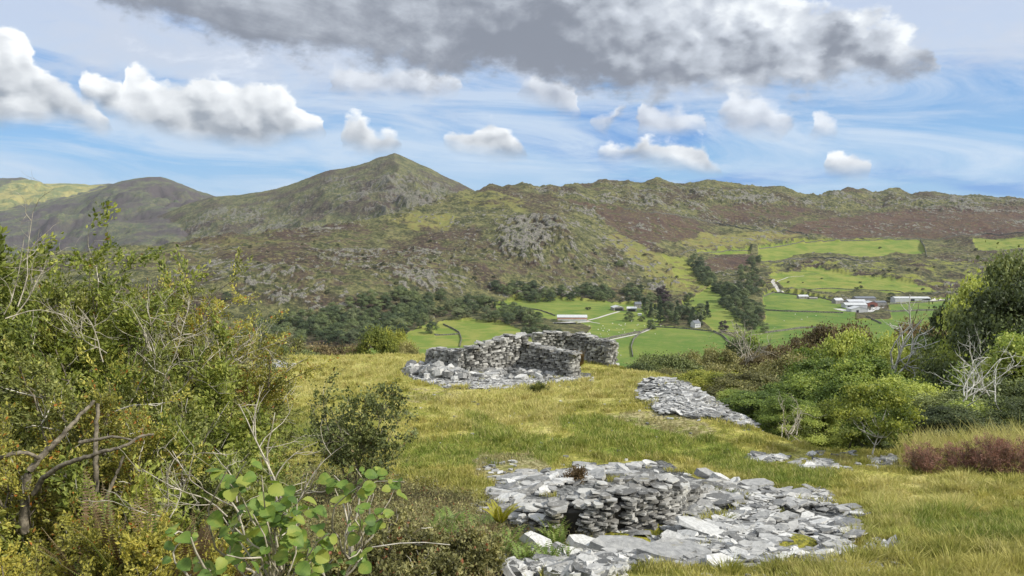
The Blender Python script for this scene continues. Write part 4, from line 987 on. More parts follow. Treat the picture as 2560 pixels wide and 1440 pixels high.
# ---------------------------------------------------------------- trees made of leafy clumps
def tree_meshes(seed, h, w, leafm, nclump=26, per=60, ls=.55, cr=.28, trunk=.22, low=.18, flat=1.0, bark=None, cone=False, jag=.0, gap=.0, twig=False, outn=0, lmin=1.0):
    rng = np.random.default_rng(seed)
    u = rng.random(nclump); th = rng.uniform(0, 2 * np.pi, nclump) + np.arange(nclump) * 2.4
    zf = low + (1 - low) * u ** .85
    if cone: rf = (1 - (zf - low) / (1 - low)) * .9 + .05
    else: rf = np.sin(np.pi * np.clip((zf - low) / (1 - low) * .86 + .12, 0, 1)) ** .6
    rr = w / 2 * rf * np.sqrt(rng.uniform(.15, 1, nclump)); 
    c = np.stack([np.cos(th) * rr, np.sin(th) * rr, h * zf * (1 - .07)], 1)
    cs = (w * cr) * rng.uniform(.6, 1.15, nclump) * (.55 if cone else 1) * (1 - .25 * zf)
    c[:, 2] = np.minimum(c[:, 2], h - cs * .55)
    n = nclump * per; k = np.repeat(np.arange(nclump), per); q = unit(rng.normal(0, 1, (n, 3))); q[:, 2] = np.where(q[:, 2] < -.3, -q[:, 2] * .5, q[:, 2])
    lump = 1 + .30 * perlin(q[:, 0] * 2.2 + k * 7.7, q[:, 1] * 2.2 + q[:, 2] * 1.7, seed)
    rad = cs[k] * lump * (rng.random(n) ** (.22 + gap)); P_ = c[k] + q * rad[:, None] * np.array([1, 1, .72 * flat])
    P_ += rng.normal(0, jag * w, (n, 3)) * (rng.random((n, 1)) < .25)
    on = unit(q + .8 * unit(P_ - np.array([0, 0, h * .35])))
    V, Q = leaves(P_, ls * rng.uniform(.5, 1.3, n), rng, .7, q * .2 if outn else q * .9, nrm=on, nk=outn or .6)
    crown = leaf_mesh('crown', [(V, Q)], LM[leafm], rng)
    S = grow(np.array([[0, 0, -.6]]), np.array([[.05, .03, 1.]]), np.array([h * .78]), 7, rng, .06)
    li = np.minimum((zf * 7 * .62 + lmin).astype(int), 6); st = S[0][li]; nl = min(nclump, 16); t = np.linspace(0, 1, 5)[None, :, None]
    Lb = st[:nl, None] * (1 - t) + c[:nl, None] * t + (np.sin(np.pi * t) * np.array([[[0, 0, -.05 * h]]])) + rng.normal(0, .012 * h, (nl, 5, 3)) * np.sin(np.pi * t)
    parts = [tubes(S, trunk, trunk * .2, 7), tubes(Lb, trunk * .38, trunk * .08, 4)]
    if twig:
        p, dd, _, _ = branch_off(Lb, 160, rng, .4, 1, .8); parts.append(tubes(grow(p, dd, h * .14 * rng.uniform(.4, 1, 160), 4, rng, .3), trunk * .12, trunk * .03, 3))
    tr = cat_mesh('trunk', parts, bark or BARK, smooth=True)
    return tr, crown
def place_tree(name, meshes, loc, rz, sc, label, cat='tree', group=None):
    root = empty(name, loc, rz); root.scale = sc if isinstance(sc, tuple) else (sc, sc, sc); tag(root, label, cat, group)
    link('trunk', meshes[0], root); link('crown', meshes[1], root); return root
_T0 = None
# ---- valley trees
FAR = dict(
 oak=[tree_meshes(100 + i, 14, 15, 'oakfar', 26, 120, .85, .25, .35, .02, outn=3.5) for i in range(5)],
 grey=[tree_meshes(120 + i, 13, 12, 'oakgrey', 24, 110, .8, .24, .3, .04, outn=3) for i in range(3)],
 copper=[tree_meshes(130 + i, 20, 15, 'copper', 34, 130, .9, .22, .4, .03, outn=3) for i in range(2)],
 conif=[tree_meshes(140 + i, 17, 9, 'conif', 40, 60, .8, .34, .3, .03, cone=True) for i in range(3)],
 pine=[tree_meshes(150, 15, 8, 'conif', 12, 50, .8, .18, .3, .5)],
 bush=[tree_meshes(160 + i, 4.0, 5.6, 'scrubby', 14, 60, .5, .24, .12, .0) for i in range(3)])
def pip(polyxy, x, y):
    ins = False; n = len(polyxy)
    for i in range(n):
        x0, y0 = polyxy[i]; x1, y1 = polyxy[(i + 1) % n]
        if (y < y0) != (y < y1) and x < (x1 - x0) * (y - y0) / (y1 - y0) + x0: ins = not ins
    return ins
def wood(polyg, n, kinds, label, group, seed, dmin=10.5, smin=.8, smax=1.25, name='oak_tree', drop=7):
    """trees standing inside a patch of the valley; feet on the land"""
    r = random.Random(seed); xs = [p[0] for p in polyg]; ys = [p[1] for p in polyg]; tries = 0; got = []
    Q = []
    while len(Q) < n * 6: 
        a, b = r.uniform(min(xs), max(xs)), r.uniform(min(ys), max(ys))
        if pip(polyg, a, b): Q.append((a, b + drop))
    for a, b in Q:
        if len(got) >= n: break
        x, y, z = fast_hit(a, b)
        if any((x - g[0]) ** 2 + (y - g[1]) ** 2 < dmin ** 2 for g in got): continue
        got.append((x, y, z)); k = r.choice(kinds); me = r.choice(FAR[k]); s = r.uniform(smin, smax)
        nm = {'oak': 'broadleaf_tree', 'grey': 'broadleaf_tree', 'copper': 'copper_beech_tree', 'conif': 'spruce_tree', 'pine': 'pine_tree', 'bush': 'thorn_bush'}[k]
        place_tree(nm, me, (x, y, z - .3), r.uniform(0, 6.28), (s * r.uniform(.85, 1.15), s * r.uniform(.85, 1.15), s * r.uniform(.85, 1.15)), label, 'bush' if k == 'bush' else 'tree', group)
# coarse distance map of the valley so that hundreds of feet can be found quickly
_hy = np.geomspace(560, 3000, 420)
_hs = np.linspace(-.72, .72, 361); _HS, _HY = np.meshgrid(_hs, _hy); _HZ = land((_HS * _HY).ravel(), _HY.ravel())[0].reshape(_HS.shape)
def fast_hit(px, py):
    a, b, c = pxdir(px, py); s = a / b; u = (s - _hs[0]) / (_hs[1] - _hs[0]); i = int(np.clip(u, 0, 359)); f = u - i
    zc = _HZ[:, i] * (1 - f) + _HZ[:, i + 1] * f; e = zc / _hy; k = np.where(e >= c / b)[0]
    k = max(int(k[0]), 1) if len(k) else len(_hy) - 1
    e0, e1 = e[k - 1], e[k]; t = float(np.clip((c / b - e0) / (e1 - e0 + 1e-12), 0, 1)); y = _hy[k - 1] * (1 - t) + _hy[k] * t
    x = s * y; return x, y, float(H(x, y)[0])
wood([(600,862),(640,815),(700,795),(800,780),(880,755),(985,728),(1040,738),(1080,760),(1040,800),(1000,835),(940,855),(800,858),(700,856)], 118, ['oak','oak','oak','grey'], 'dark green broadleaf tree in the wood below the rocky slope, left of the far ruin', 'trees in the wood left of the far ruin', 1, 10.0)
wood([(985,728),(1100,738),(1180,752),(1240,762),(1300,785),(1350,795),(1362,815),(1300,808),(1240,800),(1120,798),(1030,800)], 62, ['oak','oak','grey'], 'broadleaf tree in the belt of woodland above the fields behind the far ruin', 'trees in the belt above the fields', 2, 9.5)
wood([(1235,712),(1300,712),(1385,722),(1388,748),(1340,752),(1250,738)], 22, ['oak'], 'round dark tree in the clump at the foot of the crag', 'trees at the foot of the crag', 3, 9)
wood([(1395,728),(1470,722),(1538,730),(1540,748),(1400,748)], 18, ['oak'], 'dark tree in the row above the long barn', 'trees above the long barn', 4, 9)
wood([(1548,722),(1600,718),(1632,745),(1625,762),(1570,748)], 9, ['oak'], 'big dark tree right behind the valley farmhouse', 'trees behind the valley farmhouse', 5, 9)
wood([(1600,775),(1660,745),(1700,770),(1780,785),(1790,800),(1740,812),(1640,800)], 30, ['oak','grey','conif','conif'], 'tree in the plantation between the farmhouse and the bright field', 'trees in the plantation by the bright field', 6, 8.5)
wood([(1645,738),(1680,738),(1684,765),(1652,765)], 4, ['copper'], 'tall dark purple copper beech in the middle of the plantation', 'copper beeches in the plantation', 7, 8, .9, 1.15)
wood([(1722,640),(1745,655),(1790,695),(1830,722),(1850,745),(1835,758),(1790,728),(1760,708),(1732,680),(1722,655)], 36, ['oak'], 'tree along the upper left branch of the stream on the hillside', 'trees along the upper left stream', 8, 9)
wood([(1880,632),(1905,640),(1900,660),(1895,700),(1925,720),(1880,730),(1850,705),(1850,672),(1870,650)], 34, ['oak'], 'tree in the gully climbing between the green upper fields', 'trees in the gully between the upper fields', 9, 8, .6, .85)
wood([(1800,735),(1850,712),(1900,735),(1908,800),(1912,828),(1862,815),(1845,790),(1805,765)], 40, ['oak'], 'large dark tree in the stream wood left of the right-hand farm', 'trees in the stream wood', 10, 9, .8, 1.1)
wood([(1300,828),(1350,820),(1400,832),(1400,852),(1340,850)], 12, ['grey','oak'], 'small tree in the scrubby corner just behind the far ruin', 'trees behind the far ruin', 12, 8, .6, .9)
for px, py, k, s, lab in ((1722,758,'oak',1.15,'round dark tree standing alone on the slope right of the copper beeches'), (1551,668,'oak',1.0,'lone dark tree on the open hillside right of the crag'),
    (1542,660,'bush',1.6,'small thorn bush touching the lone hillside tree'), (1573,803,'oak',.85,'round tree beside the rocks below the farmyard'), (1604,803,'bush',1.5,'low bush right of the round tree below the farmyard'),
    (1628,823,'oak',.8,'tree at the corner where the lane meets the bright field'), (1050,822,'oak',.75,'left one of two small trees in the field behind the ruin'), (1080,834,'oak',.95,'right one of two small trees in the field behind the ruin'),
    (1808,832,'copper',.72,'round dark purple tree at the top corner of the bright field'), (1843,834,'pine',.75,'slim pine with bare lower trunk right of the bright field'),
    (2228,752,'oak',.95,'dark tree left of the long white shed'), (2408,742,'oak',.7,'small tree at the left end of the far right shed'), (1760,800,'conif',.7,'spruce close behind the small white cottage'),
    (1568,752,'conif',.95,'dark spruce between the two farm sheds'), (567,752,'oak',.8,'lone round bush on the brown slope above the left-hand shrubs'),
    (1470,775,'bush',1.3,'bush on the pasture above the long barn roof'), (2200,622,'bush',1.2,'single thorn in the upper green field'), (2440,628,'bush',1.6,'thorn bush right of the upper green field')):
    x, y, z = fast_hit(px, py); nm = {'oak': 'broadleaf_tree', 'copper': 'copper_beech_tree', 'conif': 'spruce_tree', 'pine': 'pine_tree', 'bush': 'thorn_bush'}[k]
    place_tree(nm, FAR[k][int(px) % len(FAR[k])], (x, y, z - .2), px * .7, s, lab, 'bush' if k == 'bush' else 'tree')
_r = random.Random(77)
for i in range(110):
    px, py = _r.choice([(_r.uniform(560, 1200), _r.uniform(600, 740)), (_r.uniform(1150, 1500), _r.uniform(570, 720)), (_r.uniform(1920, 2500), _r.uniform(655, 735)), (_r.uniform(1480, 1700), _r.uniform(600, 700))])
    x, y, z = fast_hit(px, py)
    place_tree('thorn_bush', FAR['bush'][i % 3], (x, y, z - .1), _r.uniform(0, 6), _r.uniform(.55, 1.35), 'small dark thorn bush scattered on the rough brown fellside', 'bush', 'thorn bushes on the fellside')
# ---------------------------------------------------------------- shrubs and trees near the camera
def foot(px, Y, dz=0.0):
    x = (px - 1280.0) / F * Y * CP; return (x, Y, float(H(x, Y)[0]) + dz)
def top_h(px, py, Y):
    """height above the land of a point seen at px, py at distance Y"""
    x, y, z = unproj(px, py, Y); return float(z - H(float(x), float(y))[0])
NEAR = [
 # name, category, label, px, Y, top py, radius, leaf, seed, options
 ('hawthorn_bush','bush','tall bright green shrub at the left edge, reaching highest of all', 40, 8.2, 610, 1.5, 'shrubgreen', 1, dict(nleaf=34000, lsize=.050, sprig=26, bare=.06)),
 ('hawthorn_bush','bush','ragged-topped green shrub just right of the tallest left-edge one', 205, 8.8, 655, 1.15, 'shrubgreen', 2, dict(nleaf=27000, lsize=.046, sprig=26, bare=.10)),
 ('blackthorn_bush','bush','dark olive twiggy shrub between the green left shrubs and the yellow-green one', 325, 9.6, 672, 1.0, 'shrubolive', 3, dict(nleaf=26000, lsize=.036, sprig=22, bare=.14, tuft=.04)),
 ('blackthorn_bush','bush','yellow-green shrub with dense grey bare twigs, sloping down to the open turf', 430, 9.8, 752, 1.0, 'shrubyellow', 4, dict(nleaf=28000, lsize=.032, bare=.32, tuft=.04)),
 ('blackthorn_bush','bush','lower right shoulder of the left thicket, olive leaves fading into pale twigs beside the turf', 520, 10.4, 860, .80, 'shrubolive', 5, dict(nleaf=22000, lsize=.032, bare=.30, tuft=.04)),
 ('hawthorn_bush','bush','bright green leafy shrub low in the left thicket, under the pale branches', 400, 7.6, 925, .95, 'shrubgreen', 6, dict(nleaf=20000, lsize=.040, bare=.10)),
 ('hawthorn_bush','bush','yellow-green clumped thorn bush in the left thicket over the gnarled trunk', 130, 6.4, 895, 1.05, 'shrubyellow', 7, dict(nleaf=24000, lsize=.026, bare=.15, tuft=.03)),
 ('hawthorn_bush','bush','leafy bush with lime green leaves where the left thicket meets the open turf', 500, 7.9, 1020, .78, 'shrubgreen', 8, dict(nleaf=17000, lsize=.034, bare=.12)),
 ('hawthorn_bush','bush','olive bush with grey twigs in the centre of the left thicket', 300, 7.0, 870, 1.0, 'shrubolive', 9, dict(nleaf=20000, lsize=.034, bare=.34)),
 ('bilberry_bush','bush','yellow and orange tinted low shrub filling the bottom left corner', 90, 4.1, 1215, .75, 'hedgeorange', 10, dict(nleaf=26000, lsize=.020, bare=.03, tuft=.02, stemr=.008)),
 ('bilberry_bush','bush','small orange tinted shrub right of the one in the bottom left corner', 320, 4.7, 1240, .62, 'hedgeorange', 11, dict(nleaf=17000, lsize=.020, bare=.08, tuft=.02, stemr=.008)),
 ('hawthorn_bush','bush','dark green leafy bush under the gnarled branches, behind the orange tinted shrubs', 240, 5.8, 1090, .85, 'shrubgreen', 12, dict(nleaf=14000, lsize=.040, bare=.15)),
 ('hawthorn_bush','bush','dim olive bush behind the bare white twigs in the lower middle left', 520, 6.0, 1160, .70, 'shrubolive', 13, dict(nleaf=13000, lsize=.030, bare=.25)),
 ('alder_bush','bush','upright dark green small-leaved bush standing alone on the turf left of the far ruin', 892, 16.6, 880, .88, 'alder', 14, dict(nleaf=7500, lsize=.058, asp=.75, bare=.02, stemr=.014, dome=1.9, br=9, tw=5, tuft=.07)),
 ('hawthorn_bush','bush','low bramble bush right of the large hazel leaves', 950, 6.9, 1275, .75, 'bramble', 15, dict(nleaf=12000, lsize=.036, bare=.30, asp=.7)),
 ('hawthorn_bush','bush','greyish low bush halfway between the hazel and the near ruin', 1130, 8.4, 1300, .85, 'bramble', 16, dict(nleaf=12000, lsize=.036, bare=.25, asp=.7)),
 ('gorse_bush','bush','small spiky dark green gorse bush on the turf in front of the far ruin', 1350, 33.5, 952, .62, 'gorse', 17, dict(nleaf=4500, lsize=.10, asp=.18, bare=.0, br=8, tw=5, stemr=.012)),
 ('blackthorn_bush','bush','small dark heathery tuft behind the near ruin wall', 1450, 18.2, 1158, .24, 'bracken', 18, dict(nleaf=2600, lsize=.04, bare=.0, br=6, tw=4, stemr=.005)),
]
for nm, cat, lab, px, Y, py, rad, lf, seed, kw in NEAR:
    kw['nleaf'] = int(kw['nleaf'] * (1.9 if seed < 14 else 1.1)); kw['lsize'] *= 1.3 if seed != 17 else 1; kw['bare'] *= .5
    shrub(nm, cat, lab, foot(px, Y), top_h(px, py, Y) * (1.06 if Y > 5.5 else 1.0), rad, lf, seed, **kw)
BARK_WHITE = bark_material('bleached_wood', (.30, .29, .26), (.58, .57, .53), 6)
BARK_TWIG = bark_material('lichened_twigs', (.20, .18, .14), (.46, .42, .34), 9)
# shoot that stands clear at the top left
def dead_branches(name, label, px, py, Y, spread, h, seed, n=5, mat=None, r=.008, lean=(0, 0, 1), rot=.5, cat='branch', sub=3, ground=True, den=14):
    rng = np.random.default_rng(seed); x, y, z = unproj(px, py, Y); root = empty(name, (float(x), float(y), float(z))); tag(root, label, cat)
    d = unit(np.array([lean]) + rng.normal(0, rot, (n, 3)))
    S = grow(np.zeros((n, 3)) + rng.normal(0, spread * .15, (n, 3)), d, h * rng.uniform(.6, 1, n), 6, rng, .16, .02)
    parts = [tubes(S, r, r * .35, 5)]; P0 = S; cur = r * .6; L = h * .45
    for k in range(sub):
        p, dd, _, _ = branch_off(P0, int(n * den * (1.5 ** k) * .5), rng, .2, 1, .65); P0 = grow(p, dd, L * rng.uniform(.4, 1.1, len(p)), 5, rng, .22, .06)
        parts.append(tubes(P0, cur, cur * .35, 4)); cur *= .55; L *= .6
    link('limbs', cat_mesh('limbs', parts, mat or (BARK_WHITE if cat == 'tree' else BARK_TWIG), smooth=True), root); return root
dead_branches('bare_branches', 'pale leafless branches fanning out of the middle of the left thicket', 400, 1000, 8.0, .6, 1.1, 1, 5, r=.0075, lean=(.5, 0, .8), rot=.45)
dead_branches('bare_branches', 'pale dead twigs on the right shoulder of the left thicket', 560, 930, 9.2, .5, .8, 2, 4, r=.006, lean=(.6, -.2, .6))
dead_branches('bare_branches', 'pale forked dead branch in the upper part of the left thicket', 270, 880, 8.0, .6, .9, 3, 3, r=.007, lean=(.1, 0, 1))
dead_branches('bare_branches', 'grey forked bare branches standing above the large hazel leaves', 690, 1300, 4.4, .3, .85, 4, 3, r=.007, lean=(.15, 0, 1), rot=.38, den=8)
dead_branches('bare_branches', 'thin white bare twigs left of the topmost hazel leaves', 600, 1270, 4.6, .3, .75, 5, 3, r=.005, lean=(-.5, 0, .9), rot=.4, den=8)
dead_branches('bare_branches', 'bare pale twigs sticking out at the upper left edge', 20, 790, 7.0, .3, .95, 6, 4, r=.006, lean=(.25, 0, 1), rot=.3, den=8)
dead_branches('bare_branches', 'short pale twigs low in the left thicket above the dead ferns', 420, 1290, 4.8, .2, .42, 7, 3, r=.004, lean=(.3, 0, 1), rot=.6, den=8)
# gnarled trunk
def gnarled():
    root = empty('gnarled_thorn_tree', tuple(float(v) for v in unproj(75, 1300, 5.6))); tag(root, 'old twisted thorn trunk at the left edge with a crooked limb reaching right', 'tree')
    def w(px, py, Y): a = unproj(px, py, Y); r = root.location; return (a[0] - r.x, a[1] - r.y, a[2] - r.z)
    def tube(pts, r0, r1, nm, mat=BARK, s=8):
        P_ = np.array(pts, float); t = np.linspace(0, len(P_) - 1, len(P_) * 5); Q = np.stack([np.interp(t, range(len(P_)), P_[:, i]) for i in range(3)], 1)
        for _ in range(4): Q[1:-1] = (Q[:-2] + 2 * Q[1:-1] + Q[2:]) / 4
        rg = np.random.default_rng(int(r0 * 1e4)); Q = Q + rg.normal(0, r0 * .12, Q.shape)
        link(nm, cat_mesh(nm, [tubes(Q[None], r0, r1, s)], mat, smooth=True), root); return Q
    tube([w(60,1330,5.6), w(62,1240,5.6), w(70,1180,5.6), w(105,1140,5.65), w(150,1095,5.7), w(190,1050,5.8), w(235,1000,5.9)], .034, .012, 'trunk')
    tube([w(85,1235,5.55), w(110,1190,5.5), w(160,1160,5.45), w(210,1145,5.4), w(260,1128,5.4), w(310,1118,5.4), w(350,1090,5.45), w(385,1085,5.5)], .021, .008, 'limb')
    tube([w(-40,1165,5.4), w(20,1135,5.45), w(60,1130,5.5), w(100,1145,5.6)], .017, .013, 'limb')
    tube([w(200,1105,5.6), w(240,1100,5.6), w(280,1090,5.6), w(330,1100,5.6)], .016, .007, 'limb')
    tube([w(240,1230,5.9), w(238,1150,5.9), w(240,1080,5.95), w(245,1010,6.0)], .022, .014, 'limb')
    tube([w(255,1265,5.7), w(285,1200,5.75), w(310,1140,5.8)], .015, .010, 'limb')
gnarled()
tag(link('fallen_branch', cat_mesh('fallen_branch', [tubes(np.array([[unproj(a, b, 6.2) for a, b in ((930,1368),(1000,1358),(1060,1356),(1125,1362))]], float).reshape(1, 4, 3), .006, .004, 5)], BARK_GREY)), 'long thin pale stem lying level across the undergrowth at the bottom centre', 'branch')
# hazel with large round leaves, close to the camera
def big_leaf(P, d, n, S, rng):
    """round toothed leaf, folded along the midrib, side veins pressed in and slightly paler"""
    d = unit(d); n = unit(n - (n @ d) * d); b = np.cross(d, n); ts = np.linspace(0, 1, 15); ws = np.interp(ts, [0, .06, .2, .42, .65, .85, .95, 1], [.03, .22, .40, .47, .42, .26, .12, .01])
    curl = rng.uniform(-.1, .5); fold = rng.uniform(.05, .45); tw = rng.uniform(-.3, .3); V = []; R = []; r0 = rng.random(); us = (-1, -.6, -.08, 0, .08, .6, 1)
    for i, (t, wv) in enumerate(zip(ts, ws)):
        c = P + d * S * t - n * S * curl * t * t
        for u in us:
            tooth = 1 + (.05 if i % 2 else -.05) * (abs(u) == 1)
            vein = 1 if (i % 2 == 0 and abs(u) > 0) else 0
            V.append(c + b * S * wv * u * tooth + n * S * (fold * wv * abs(u) - .016 * vein * (abs(u) < 1) + tw * wv * u * .5 * t) + d * S * .10 * abs(u) * (1 - t)); R.append(r0 * 1.25 - .1 + .14 * vein + .22 * (abs(u) < .1))
    k = len(us); Q = [(i * k + j, i * k + j + 1, i * k + j + k + 1, i * k + j + k) for i in range(len(ts) - 1) for j in range(k - 1)]
    return np.array(V), np.array(Q), np.array(R)
def hazel(label, base, tips, seed, Y, lsz=.066, per=(7, 12)):
    rng = np.random.default_rng(seed); bp = np.array([float(v) for v in unproj(base[0], base[1], Y + .1)]); root = empty('hazel_sapling', tuple(bp)); tag(root, label, 'sapling')
    stems = []; lv = []; rn = []
    for (px, py) in tips:
        tp = np.array([float(v) for v in unproj(px, py, Y + rng.uniform(-.25, .25))]) - bp; t = np.linspace(0, 1, 8)[:, None]
        c = t * tp + np.sin(np.pi * t) * rng.normal(0, .06, (1, 3)) + rng.normal(0, .006, (8, 3)); stems.append(c)
        for k in range(rng.integers(*per)):
            f = rng.uniform(.62, 1.0) if k else 1.0; P_ = np.array([np.interp(f * 7, range(8), c[:, i]) for i in range(3)])
            th = rng.uniform(0, 6.28); d = np.array([math.cos(th), math.sin(th) * .7, rng.uniform(-.5, .35)]); n_ = np.array([rng.normal(0, .5), -.5 + rng.normal(0, .5), 1.0])
            v, q, rr_ = big_leaf(P_ + d * .015, d, n_, lsz * rng.uniform(.35, 1.0), rng); lv.append((v, q)); rn.append(rr_)
    link('stem', cat_mesh('stem', [tubes(np.array(stems), .0055, .0020, 5)], BARK_TWIG, smooth=True), root)
    link('foliage', cat_mesh('foliage', lv, LM['hazel'], smooth=True, rnd=np.concatenate(rn)), root)
hazel('large-leaved green hazel sapling left of centre, the biggest of the hazels', (690, 1470), [(565,1170),(620,1165),(650,1185),(580,1215),(600,1290),(660,1250),(700,1240),(745,1250),(720,1280),(770,1275),(640,1290),(560,1295),(590,1330),(680,1290),(740,1300),(800,1310),(820,1330),(630,1360),(760,1370),(700,1340)], 3, 2.7)
hazel('hazel shoots with yellowing leaves in front of the dark upright bush', (880, 1400), [(820,1200),(840,1190),(885,1175),(930,1180),(900,1215),(930,1230),(870,1260),(905,1270),(950,1300),(1010,1205),(990,1215)], 4, 3.1, .060, (4, 8))
hazel('drooping green hazel leaves at the bottom edge left of centre', (560, 1500), [(455,1350),(440,1330),(500,1400),(520,1420),(480,1430),(560,1390)], 5, 2.5, .058, (4, 7))
hazel('low sprig of green and yellow hazel leaves at the bottom edge of the picture', (800, 1500), [(790,1400),(830,1390),(850,1420),(870,1395),(810,1430),(900,1410)], 6, 2.9, .058, (4, 7))
# ferns
def fern(name, label, loc, nfr, L, leafm, seed, wid=.16, up=.9, group=None, cat='fern', npin=22):
    rng = np.random.default_rng(seed); root = empty(name, loc); tag(root, label, cat, group); V = []; Q = []; o = 0; st = []
    for k in range(nfr):
        th = 2 * math.pi * k / nfr + rng.normal(0, .3); d = np.array([[math.cos(th) * .5, math.sin(th) * .5, up]])
        c = grow(np.zeros((1, 3)), d, np.array([L * rng.uniform(.7, 1.1)]), 8, rng, .05, 0, .32)[0]; st.append(c)
        for i in range(2, npin * 2):
            f = i / (npin * 2) * 7.8; j = int(f); P_ = c[j] + (c[j + 1] - c[j]) * (f - j); a = unit(c[j + 1] - c[j]); side = unit(np.cross(a, [0, 0, 1.])) * (1 if i % 2 else -1)
            e = i / (npin * 2); l = L * wid * 2.2 * (min(1, e * 4 + .25) * (1 - e) ** .7 + .03); dd = unit(side + a * .35 - np.array([0, 0, .18])); b = a * l * .17
            V += [P_, P_ + dd * l * .5 + b, P_ + dd * l, P_ + dd * l * .5 - b]; Q.append((o, o + 1, o + 2, o + 3)); o += 4
    rnd = np.repeat(rng.random(len(Q)) * .5 + .25, 4)
    link('frond', mesh_np('frond', np.array(V), quads=np.array(Q), mat=LM[leafm], attrs=dict(rnd=rnd)), root)
    link('stalk', cat_mesh('stalk', [tubes(np.array(st), .004, .0015, 4)], LM['straw']), root); return root
_r = random.Random(9)
for i in range(40):
    px = _r.uniform(190, 480); Y = _r.uniform(4.5, 5.4); x, y, z = foot(px, Y)
    fern('dead_fern', 'brown withered fern frond cluster among the dead ferns at the bottom left', (x, y, z), _r.choice((3, 4, 5)), _r.uniform(.95, 1.35), 'bracken' if _r.random() < .75 else 'fern', i, up=2.6, wid=.055, group='dead ferns at the bottom left', npin=64)
fern('yellow_fern', 'single bright yellow fern left of the near ruin', foot(1250, 11.3, .30), 7, .5, 'fernyellow', 99, up=.9, wid=.10, npin=40)
for i in range(26):
    px = _r.uniform(1090, 1420); Y = _r.uniform(9.6, 12.2); fern('green_fern', 'green fern in the undergrowth left of the near ruin', foot(px, Y), 6, _r.uniform(.35, .55), 'fern' if _r.random() < .7 else 'bracken', 200 + i, group='ferns left of the near ruin', npin=14)
fern('rusty_fern', 'rusty brown fern growing in the gap of the far ruin', foot(1449, 41.5), 9, 1.0, 'bracken', 500, up=2.0)
# undergrowth: leaves, stems and litter nobody could count
def undergrowth():
    rng = np.random.default_rng(21); n = 250000; Y = 2.4 * (20 / 2.4) ** rng.random(n); s = rng.uniform(-.75, .2, n); X = s * Y
    z = H(X, Y); px, py = proj(X, Y, z); u = samp(UNDER, px, py)
    k = (u > .25 + .3 * rng.random(n)) & (px < 1520) & (px > -150) & (py < 1620); X, Y, z = X[k], Y[k], z[k]; n = len(X)
    hh = .10 + .30 * np.clip(fbm(X, Y, 1.1, 3, 71) + .35, 0, 1.2); hh *= np.clip((Y - 1.5) / 3, .3, 1)
    P_ = np.stack([X, Y, z + hh * rng.random(n) ** .6], 1)
    half = int(n * .66)
    me = leaf_mesh('undergrowth', [leaves(P_[:half], (.022 + .0016 * Y[:half]) * rng.uniform(.6, 1.5, half), rng, .7)], LM['bramble'], rng)
    tag(link('undergrowth', me), 'low tangle of bramble leaves covering the slope at the bottom left and centre', 'undergrowth', kind='stuff')
    Pq = P_[half:]; m_ = len(Pq); Pq[:, 2] = z[half:]; d = rng.normal(0, .5, (m_, 3)); d[:, 2] = np.abs(d[:, 2]) + .7
    me = cat_mesh('dry_stems', [tubes(grow(Pq[:15000], d[:15000], (hh[half:] * 1.5)[:15000], 3, rng, .25), .0022, .001, 3)], LM['straw'])
    me2 = me; a = me2.attributes.new('rnd', 'FLOAT', 'POINT'); a.data.foreach_set('value', rng.random(len(me2.vertices)).astype(np.float32))
    tag(link('dry_stems', me2), 'dry brown stalks standing through the undergrowth', 'dry stems', kind='stuff')
undergrowth()
for px, Y, hh, lab in ((1735, 15.2, .36, 'small dark green plant growing in the hollow right of the near wall corner'), (1805, 15.4, .34, 'small dark bush among slabs in the hollow, right of its twin'), (1845, 14.6, .22, 'lowest green tuft at the right end of the hollow'), (1420, 13.0, .30, 'little green plant rooted at the foot of the near wall')):
    shrub('bilberry_bush', 'bush', lab, foot(px, Y), hh, .35, 'gorse', px, nleaf=2600, lsize=.035, stems=14, br=7, tw=4, bare=.0, stemr=.005)
# heather and tall dry grass on the right
for i, (px, py, Y, rad, lab) in enumerate(((2335, 1118, 19.5, .62, 'left mound of purple-brown heather on the right-hand turf'), (2430, 1112, 19.8, .60, 'middle heather mound, browner and lower than its neighbours'), (2500, 1100, 19.3, .62, 'reddest heather mound near the right edge'), (2570, 1108, 19.0, .65, 'heather mound cut by the right edge of the picture'))):
    shrub('heather_mound', 'heather', lab, foot(px, Y), max(.35, top_h(px, py, Y) * 1.3), rad, 'heather', 40 + i, nleaf=11000, lsize=.035, stems=26, br=10, tw=4, bare=.0, stemr=.006, asp=.35, dome=.8, tuft=.035, group='heather mounds by the right edge')
def moss(px, py, r, seed):
    x, y, z = at_ground(px, py); a = np.arange(24) * 2 * np.pi / 24; V = []; rr_ = np.random.default_rng(seed)
    for k, (f, h) in enumerate(((1.0, -.03), (.9, .02), (.7, .05), (.45, .07), (.2, .085), (.02, .09))):
        for t in a: w_ = 1 + .3 * float(perlin(np.array(math.cos(t) * 1.5), np.array(math.sin(t) * 1.5), seed)); V.append((math.cos(t) * r * f * w_ * 1.4, math.sin(t) * r * f * w_, h + .02 * float(perlin(np.array(math.cos(t) * 5 * f), np.array(math.sin(t) * 5 * f), seed + 3))))
    Q = [(k * 24 + j, k * 24 + (j + 1) % 24, k * 24 + 24 + (j + 1) % 24, k * 24 + 24 + j) for k in range(5) for j in range(24)]
    return link('moss_cushion', mesh_np('moss_cushion', V, quads=Q, mat=MOSS, smooth=True), None, (x, y, z + .05))
MOSS, _t, _b = material('yellow_moss'); _p = _t.new('ShaderNodeNewGeometry').outputs['Position']
